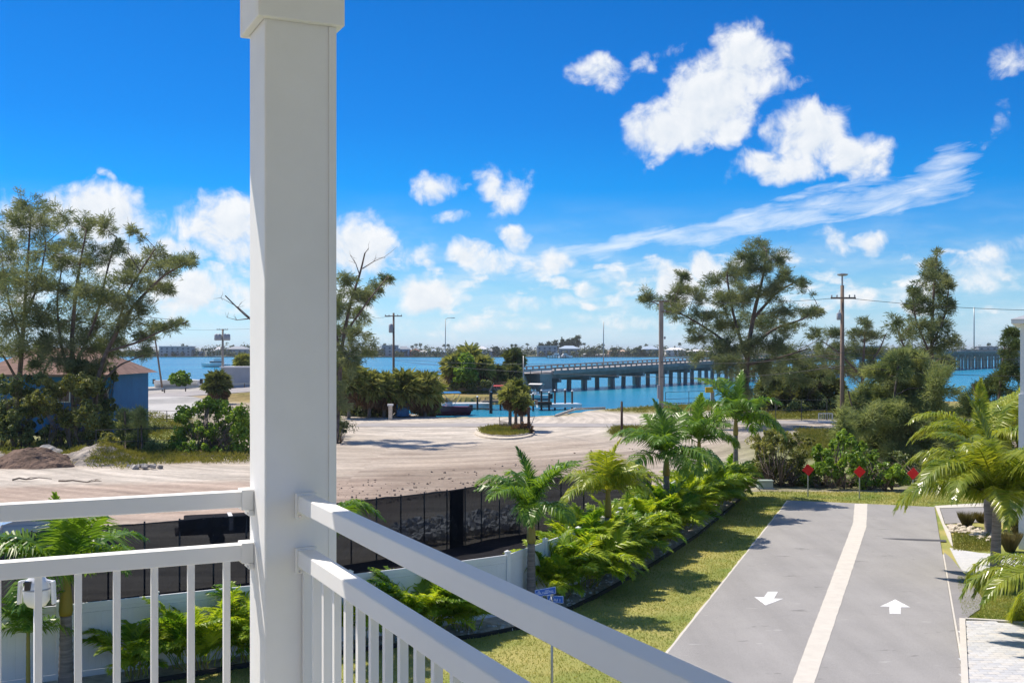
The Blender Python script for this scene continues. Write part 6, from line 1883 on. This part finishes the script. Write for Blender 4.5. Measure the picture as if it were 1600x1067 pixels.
# chain link fences
def chain(name, label, pts, h, step, top=True):
    root = thing(name, (*pts[0], 0), label, 'fence')
    q = resample(pts, step)
    for i in range(len(q)):
        z = float(ground_z(q[i][0], q[i][1])); b = MB(); b.tube([(q[i][0], q[i][1], z - .1), (q[i][0], q[i][1], z + h)], .045, n=5); b.build('post', M['dark_steel'], root)
    b = MB()
    for hh in ((h - .02, h * .5, .15) if top else (h - .02,)):
        b.tube([(x, y, float(ground_z(x, y)) + hh) for x, y in q], .028, n=4)
    b.build('rail', M['dark_steel'], root)
chain('chain_fence', 'dark wire fence along the far side of the left bushes', pgl((150, 712), (250, 708), (330, 706), (388, 706)), 1.9, 3.0)
chain('chain_fence', 'black handrail fence at the edge of the pale pavement', pgl((185, 660), (245, 659), (300, 660)), 1.3, 2.6)
chain('chain_fence', 'wire fence on thin posts along the shore road, right of the power pole', pgl((1045, 664), (1130, 660), (1200, 657), (1310, 656)), 2.3, 3.0)
chain('chain_fence', 'thin wire fence at the water edge behind the sandy spit', pgl((1040, 634), (1100, 632), (1160, 632)), 2.0, 4.2)
p = PG(1113, 634); root = thing('yellow_machine', p, 'yellow box on a post at the water edge before the bridge', 'sign')
b = MB(); b.box(p + (0, 0, 1.0), (.5, .5, 2.0)); b.build('post', M['grey_box'], root)
b = MB(); b.box(p + (-.5, -.3, 2.25), (1.1, .4, .75)); b.build('box', M['yellow'], root, bevel=.05)
b = MB(); b.box(p + (.35, 0, 2.9), (.7, .5, .6)); b.build('cap', M['canvas_blue'], root, bevel=.08)
p = PG(1290, 661); root = thing('crowd_barrier', p, 'white tubular barrier standing by the shore road', 'barrier')
b = MB()
for z in (.15, 1.05): b.tube([p + (-.75, 0, z), p + (.75, 0, z)], .04, n=6)
for x in (-.75, .75): b.tube([p + (x, 0, .0), p + (x, 0, 1.05)], .04, n=6)
b.build('frame', M['white_plastic'], root)
b = MB()
for x in np.linspace(-.6, .6, 7): b.tube([p + (x, 0, .15), p + (x, 0, 1.05)], .02, n=4)
b.build('bars', M['white_plastic'], root)
b = MB(); q = [PG(868, 651) + (0, 0, .1), PG(885, 647) + (0, 0, .25), PG(900, 642.5) + (0, 0, .3), PG(945, 639) + (0, 0, .15)]
b.tube(np.array(q), .16, n=6); tag(b.build('driftwood_log', M['pale_stone']), 'pale log lying along the sandy shore', 'log')
p = PG(1172, 656) ; b = MB(); b.tube([p + (.4, 0, -.1), p + (-.4, 0, 2.0)], .22, n=8); tag(b.build('leaning_stump', M['bark']), 'leaning dark stump beside the spreading pine', 'stump')

# ================================================================== blue house
D_ = 104; gz = 0.0
c0 = PW(187, 585, D_); x1 = c0[0]; x0 = PW(-40, 585, D_)[0]; ze = c0[2]
root = thing('blue_house', ((x0 + x1) / 2, D_ + 4, 0), 'bright blue house with brown shingle roof behind the pines', 'house')
b = MB(); b.box(((x0 + x1) / 2, D_ + 5, ze / 2), (x1 - x0 - 1.2, 10, ze)); b.build('wall', M['house_blue'], root)
b = MB(); zr = PW(60, 543, D_ + 5)[2]
xa, xb, ya, yb = x0 - .2, x1 + .2, D_ - .7, D_ + 10.7
V = [(xa, ya, ze), (xb, ya, ze), (xb, yb, ze), (xa, yb, ze), (xa + 4, D_ + 5, zr), (xb - 4.5, D_ + 5, zr)]
b.add(V, tris=[(1, 2, 5), (3, 0, 4), (0, 3, 2), (0, 2, 1)], quads=[(0, 1, 5, 4), (2, 3, 4, 5)]); b.build('roof', M['shingle'], root)
b = MB(); b.box(((xa + xb) / 2, ya, ze - .11), (xb - xa, .06, .2)); b.build('fascia', M['wood'], root)
b = MB(); b.box(((x0 + x1) / 2, D_ - .02, ze * .45), (x1 - x0 - 1.1, .14, .22)); b.build('band', M['house_blue'], root)
for px in (30, 100, 160):
    q = PW(px, 618, D_); b = MB(); b.box((q[0], D_ - .02, q[2]), (1.2, .1, 1.3)); f_ = b.build('window', M['trim_white'], root)
    b = MB(); b.box((q[0], D_ - .05, q[2]), (1.0, .1, 1.1)); b.build('pane', M['dark_glass'], f_)

# ================================================================== white building at the right edge
D_ = 44; x_ = PW(1594, 545, D_)[0]; ze = PW(1582, 499, D_)[2]
ba_ = math.atan2(.44, .898)      # its long side runs away from the balcony
root = thing('white_building', (x_, D_, 0), 'white building corner with grey eave at the right edge', 'building')
root.rotation_euler = (0, 0, -ba_)
def wb(c, size, nm, mt, par=None, bev=0):
    q = MB(); q.box(c, size); return q.build(nm, M[mt], par or root, local=True, bevel=bev)
wb((4.05, 4.05, ze / 2 - .1), (7.6, 7.6, ze - .2), 'wall', 'stucco')
b = MB(); xa = ya = -.34
b.add([(xa, ya, ze), (xa + 9, ya, ze), (xa + 9, ya + 9, ze), (xa, ya + 9, ze), (xa + 4.5, ya + 4.5, ze + 1.6)], tris=[(0, 1, 4), (1, 2, 4), (2, 3, 4), (3, 0, 4)]); b.build('roof', M['grey_box'], root, local=True)
wb((xa + 4.5, ya + 4.5, ze - .09), (8.96, 8.96, .16), 'fascia', 'trim_white')
wb((.14, .14, ze / 2 - .1), (.28, .28, ze - .2), 'corner_post', 'trim_white')
wb((.14, .14, 3.1), (.40, .40, 6.2), 'plinth', 'trim_white')
w_ = wb((1.6, .26, 5.6), (1.2, .06, 1.6), 'window', 'trim_white'); wb((1.6, .23, 5.6), (1.0, .06, 1.4), 'pane', 'dark_glass', w_)

# ================================================================== far shore
r_ = np.random.default_rng(91)
wn_ = MB(); wn_.box((0, 0, 0), (2.2, .3, 1.9)); WIN = wn_.mesh('window'); WIN.materials.append(mat('far_window', (.10, .13, .16), .3))
FARM = {k: mat('far_wall_' + k, c, .8) for k, c in (('white', (.72, .72, .70)), ('cream', (.60, .55, .45)), ('grey', (.40, .43, .46)), ('blue', (.30, .42, .55)), ('brick', (.36, .17, .13)), ('tan', (.62, .44, .34)), ('teal', (.10, .32, .36)))}
FARR = {k: mat('far_roof_' + k, c, .8) for k, c in (('white', (.75, .75, .75)), ('grey', (.34, .37, .40)), ('blue', (.42, .52, .62)), ('red', (.36, .16, .12)), ('tan', (.66, .47, .36)))}


def far_house(px0, px1, ytop, wall, roof, label, flat=False, back=25, nwin=None, name='house', cat='house'):
    xm = PW((px0 + px1) / 2, 550, 1240)[0]; Dm = shore_y(xm) + back
    a = PW(px0, ytop, Dm); c = PW(px1, ytop, Dm)
    h = a[2] + .8; w = c[0] - a[0]; dp = min(18, max(8, w * .6))
    eh = h if flat else h * .72
    ctr = ((a[0] + c[0]) / 2, Dm + dp / 2)
    root = thing(name, (ctr[0], ctr[1], -.7), label, cat)
    b = MB(); b.box((ctr[0], ctr[1], eh / 2 - .8), (w * .94, dp, eh)); b.build('wall', FARM[wall], root)
    b = MB(); z = eh - .8
    if flat: b.box((ctr[0], ctr[1], z + .25), (w, dp + 1.5, .5))
    else:
        x0, x1, y0, y1 = a[0], c[0], ctr[1] - dp / 2 - 1, ctr[1] + dp / 2 + 1; e = min(w * .3, dp * .5); zt = h - .8
        b.add([(x0, y0, z), (x1, y0, z), (x1, y1, z), (x0, y1, z), (x0 + e, ctr[1], zt), (x1 - e, ctr[1], zt)], tris=[(1, 2, 5), (3, 0, 4)], quads=[(0, 1, 5, 4), (2, 3, 4, 5), (0, 3, 2, 1)])
    b.build('roof', FARR[roof], root)
    nx_ = nwin or max(2, int(w / 6)); ny_ = max(1, int(eh / 3.4))
    for j in range(ny_):
        for i in range(nx_):
            place('window', WIN, root, (-w * .94 / 2 + w * .94 * (i + .5) / nx_, -dp / 2 - .1, 1.9 + j * (eh - 1) / ny_), (0, 0, 0), (1, 1, 1.1))
    return root


FH_ = [(247, 300, 541.5, 'grey', 'white', 'long low hall with a white roof across the bay, far left', True), (300, 318, 545, 'grey', 'grey', 'grey house across the bay beside the white roofed hall', False), (322, 338, 546, 'white', 'grey', 'white house across the bay above the yacht', False), (336, 346, 542, 'white', 'white', 'tall white villa across the bay behind the transformer pole', False), (352, 388, 541, 'grey', 'grey', 'row of dark roofed houses across the bay next to the post', False), (196, 240, 545, 'cream', 'grey', 'pale houses across the bay seen through the pine branches', False),
       (568, 590, 544, 'cream', 'grey', 'cream house across the bay left of the power pole', False), (596, 622, 540, 'grey', 'grey', 'three storey grey house across the bay behind the power pole', True), (622, 640, 541, 'blue', 'grey', 'blue house with arched grey roof across the bay', False), (640, 656, 545, 'brick', 'red', 'red brick house across the bay', False), (655, 668, 547, 'white', 'white', 'white cottage across the bay beside the brick house', False), (667, 684, 545, 'white', 'blue', 'white house with pale blue roof across the bay', False), (683, 699, 547, 'grey', 'blue', 'low house with blue grey roof next to the embankment palms', False),
       (741, 762, 541, 'white', 'white', 'white house across the bay right of the embankment palms', False), (760, 776, 545, 'grey', 'grey', 'grey house across the bay between the palm clumps', False), (838, 872, 541, 'grey', 'white', 'long grey condominium across the bay under the pines, left half', True), (873, 906, 540, 'grey', 'blue', 'long grey condominium across the bay under the pines, right half', False), (909, 932, 552, 'white', 'white', 'white marina shed behind the bridge railing', False), (930, 952, 553, 'grey', 'white', 'low marina roofs left of the thatched hall', False), (950, 982, 546, 'tan', 'tan', 'hall with a tall tan thatch roof beyond the bridge', False), (976, 986, 551, 'teal', 'grey', 'small teal shed beside the thatched hall', True), (985, 1022, 552, 'grey', 'white', 'row of pale sheds right of the thatched hall', True), (1003, 1030, 541, 'grey', 'blue', 'grey hillside house above the pale sheds', False), (1040, 1072, 543, 'white', 'white', 'white house beyond the bridge left of the spreading pine', False), (1075, 1110, 546, 'cream', 'white', 'cream house beyond the bridge behind the spreading pine', False),
       (1230, 1275, 548, 'white', 'grey', 'white house beyond the bridge behind the small pines', True), (1330, 1385, 541, 'grey', 'white', 'flat white roofed building beyond the bridge behind the lamp pole', True), (1490, 1520, 547, 'white', 'white', 'white house at the far right beyond the bridge', False), (1528, 1560, 542, 'grey', 'grey', 'grey house with wide roof at the far right', True), (1558, 1586, 547, 'white', 'grey', 'white house before the right edge of the photo', False)]
for q in FH_:
    far_house(*q)
# docks of the marina
root = thing('marina_dock', (PW(870, 560, 1190)[0], 1190, WATER_Z), 'long low marina dock with piles on the far shore', 'dock')
b = MB(); a = W0(855, 559.8) ; c = W0(950, 558.6); b.beam(a + (0, 0, .8), c + (0, 0, .8), 3, .5); b.build('deck', M['wood'], root)
pq = MB(); pq.box((0, 0, 0), (.6, .6, 4.2)); PQ = pq.mesh('pile'); PQ.materials.append(M['wood_dark'])
for k in range(26):
    place('pile', PQ, root, a + (c - a) * (k / 25) + (0, 0, 1.2) - OFF[root.name])
# tree belt of the far shore that reads as one mass
T = []
for k in range(1000):
    px = 150 + 1450 * r_.random()
    x = PW(px, 550, 1240)[0]; y_ = shore_y(x) + 8 + 150 * r_.random() ** 1.5
    tall = fbm(np.array(px * .03), np.array(2.0), 71) * 11 + 3 + (y_ - shore_y(x)) * .045
    n = 30
    rr = 2.0 + 2.5 * r_.random(); hh = tall * (.5 + .5 * r_.random())
    d = unit(r_.normal(size=(n, 3))); P = d * np.array((rr, rr, hh * .5)) * (.8 + .3 * r_.random((n, 1))) + np.array((x, y_, hh * .5 - .6))
    a_ = unit(np.cross(d, r_.normal(size=(n, 3)))); s_ = np.cross(d, a_); l = .9 + .8 * r_.random((n, 1))
    T.append(np.stack([P - a_ * l, P + s_ * l * .6, P + a_ * l], 1).reshape(-1, 3)); T.append(np.stack([P - a_ * l, P + a_ * l, P - s_ * l * .6], 1).reshape(-1, 3))
b = MB(); b.tris(np.concatenate(T)); tag(b.build('far_treeline', M['far_tree']), 'low belt of trees along the far shore of the bay', 'trees', kind='stuff')
# single trees that stand above it
FPL = ['short dark pine at the left end of the condominium roof', 'leaning dark pine above the left half of the condominium', 'dark pine above the left half of the condominium, near its middle', 'tall dark pine just left of the condominium gap', 'dark pine in the gap between the condominium halves', 'dark pine above the right half of the condominium', 'tallest dark pine at the right end of the condominium', 'lowest dark pine left of the condominium', 'low dark pine right of the condominium gap']
PTS = [(845, 538), (858, 535), (868, 533), (879, 531), (888, 532), (896, 530), (903, 526), (850, 541), (884, 536)]
for i, (px, py) in enumerate(PTS):
    D_ = shore_y(PW(px, 550, 1240)[0]) + 60; c = PW(px, py, D_)
    casuarina('far_pine_tree', FPL[i], 'tree', (c[0], D_, -.6), D_, [[(px, 556), (px, 550), (px + 1, py)]], [(px, py + 2, 3, 3), (px - 1, py + 7, 4, 4), (px + 1, py + 12, 4, 4)], 'far_tree', 700 + i, dens=.05, needle=2.6, nw=.5, tr=.4, depth=1.0, group='pine trees above the condominium')
FPAL = ['slim palm above the white roofed hall, left of a pair', 'slim palm above the white roofed hall, right of a pair', 'palm over the dark roofed houses close to the balcony post', 'palm over the middle of the dark roofed houses by the post', 'palm by the left end of the three storey grey house', 'palm between the arched roof and the brick house', 'palm above the red brick house', 'palm between the brick house and the white cottage', 'palm left of the street lamp across the bay', 'palm right of the street lamp across the bay', 'palm by the white house right of the embankment clump', 'left palm of a pair above the tall narrow fan palm', 'right palm of a pair above the tall narrow fan palm', 'palm just left of the dock pole top', 'palm left of the bare centre mast', 'palm touching the bare centre mast', 'palm at the right end of the long condominium', 'palm right of the thatched hall', 'palm above the white house left of the spreading pine', 'palm over the pale sheds beside the concrete pole', 'palm left of the far right houses', 'palm between the slender pine and the far right mast', 'palm by the white house near the far right mast', 'palm above the grey wide roofed house at the far right']
for i, px in enumerate((285, 291, 380, 364, 601, 644, 650, 657, 694, 700, 745, 800, 806, 824, 936, 942, 913, 1000, 1062, 1010, 1470, 1482, 1496, 1545)):
    D_ = shore_y(PW(px, 550, 1240)[0]) + 30 + 30 * r_.random(); py = 538 + 5 * r_.random(); c = PW(px, py, D_)
    root = thing('far_palm_tree', (c[0], D_, -.6), FPAL[i], 'palm')
    b = MB(); b.tube([(c[0], D_, -.6), (c[0] + .3, D_, c[2] / 2), c], .28, n=5); b.build('trunk', M['palm_trunk'], root)
    b = MB(); b.tris(fans(c, 16, 1.0, 2.0, 900 + i, -40, 80, 5)); b.build('crown', M['far_tree'], root)
for i, (px, py, w_) in enumerate(((996, 545, 9), (775, 543, 7), (1005, 548, 6), (924, 546, 9), (1300, 544, 12), (1400, 546, 14), (1585, 538, 9), (232, 546, 12), (1150, 547, 14), (960, 545, 6))):
    D_ = shore_y(PW(px, 550, 1240)[0]) + 25; c = PW(px, py, D_)
    bush('far_tree', ['round dark tree right of the thatched hall', 'dark tree across the bay between the palm clumps', 'small dark tree behind the pale sheds', 'dark trees across the bay left of the bare mast', 'dark tree beyond the bridge behind the small pines', 'dark trees beyond the bridge behind the young pines', 'dark tree top at the far right before the white building', 'dark trees across the bay behind the leaning pole', 'dark trees beyond the bridge behind the spreading pine', 'dark tree behind the thatched roof'][i], 'tree', (c[0], D_, -.6), D_, [(px, py + 6, w_ * .8, 7), (px - w_ * .4, py + 8, w_ * .5, 5), (px + w_ * .4, py + 8, w_ * .5, 5)], 'far_tree', 950 + i, ls=1.8, dens=.12, depth=2)

# ------------------------------------------------------------------ sea air: pale even haze round the whole place
m = bpy.data.materials.new('haze'); m.use_nodes = True
nt = m.node_tree; nt.nodes.remove(nt.nodes['Principled BSDF'])
pv = nt.nodes.new('ShaderNodeVolumePrincipled'); pv.inputs['Color'].default_value = (0.86, 0.92, 1.0, 1); pv.inputs['Density'].default_value = 0.00008; pv.inputs['Anisotropy'].default_value = 0.2
nt.links.new(pv.outputs[0], nt.nodes['Material Output'].inputs['Volume'])
b = MB(); b.box((0, 4480, 14.5), (18400, 15300, 38))
o = b.build('haze', m); tag(o, kind='stuff')
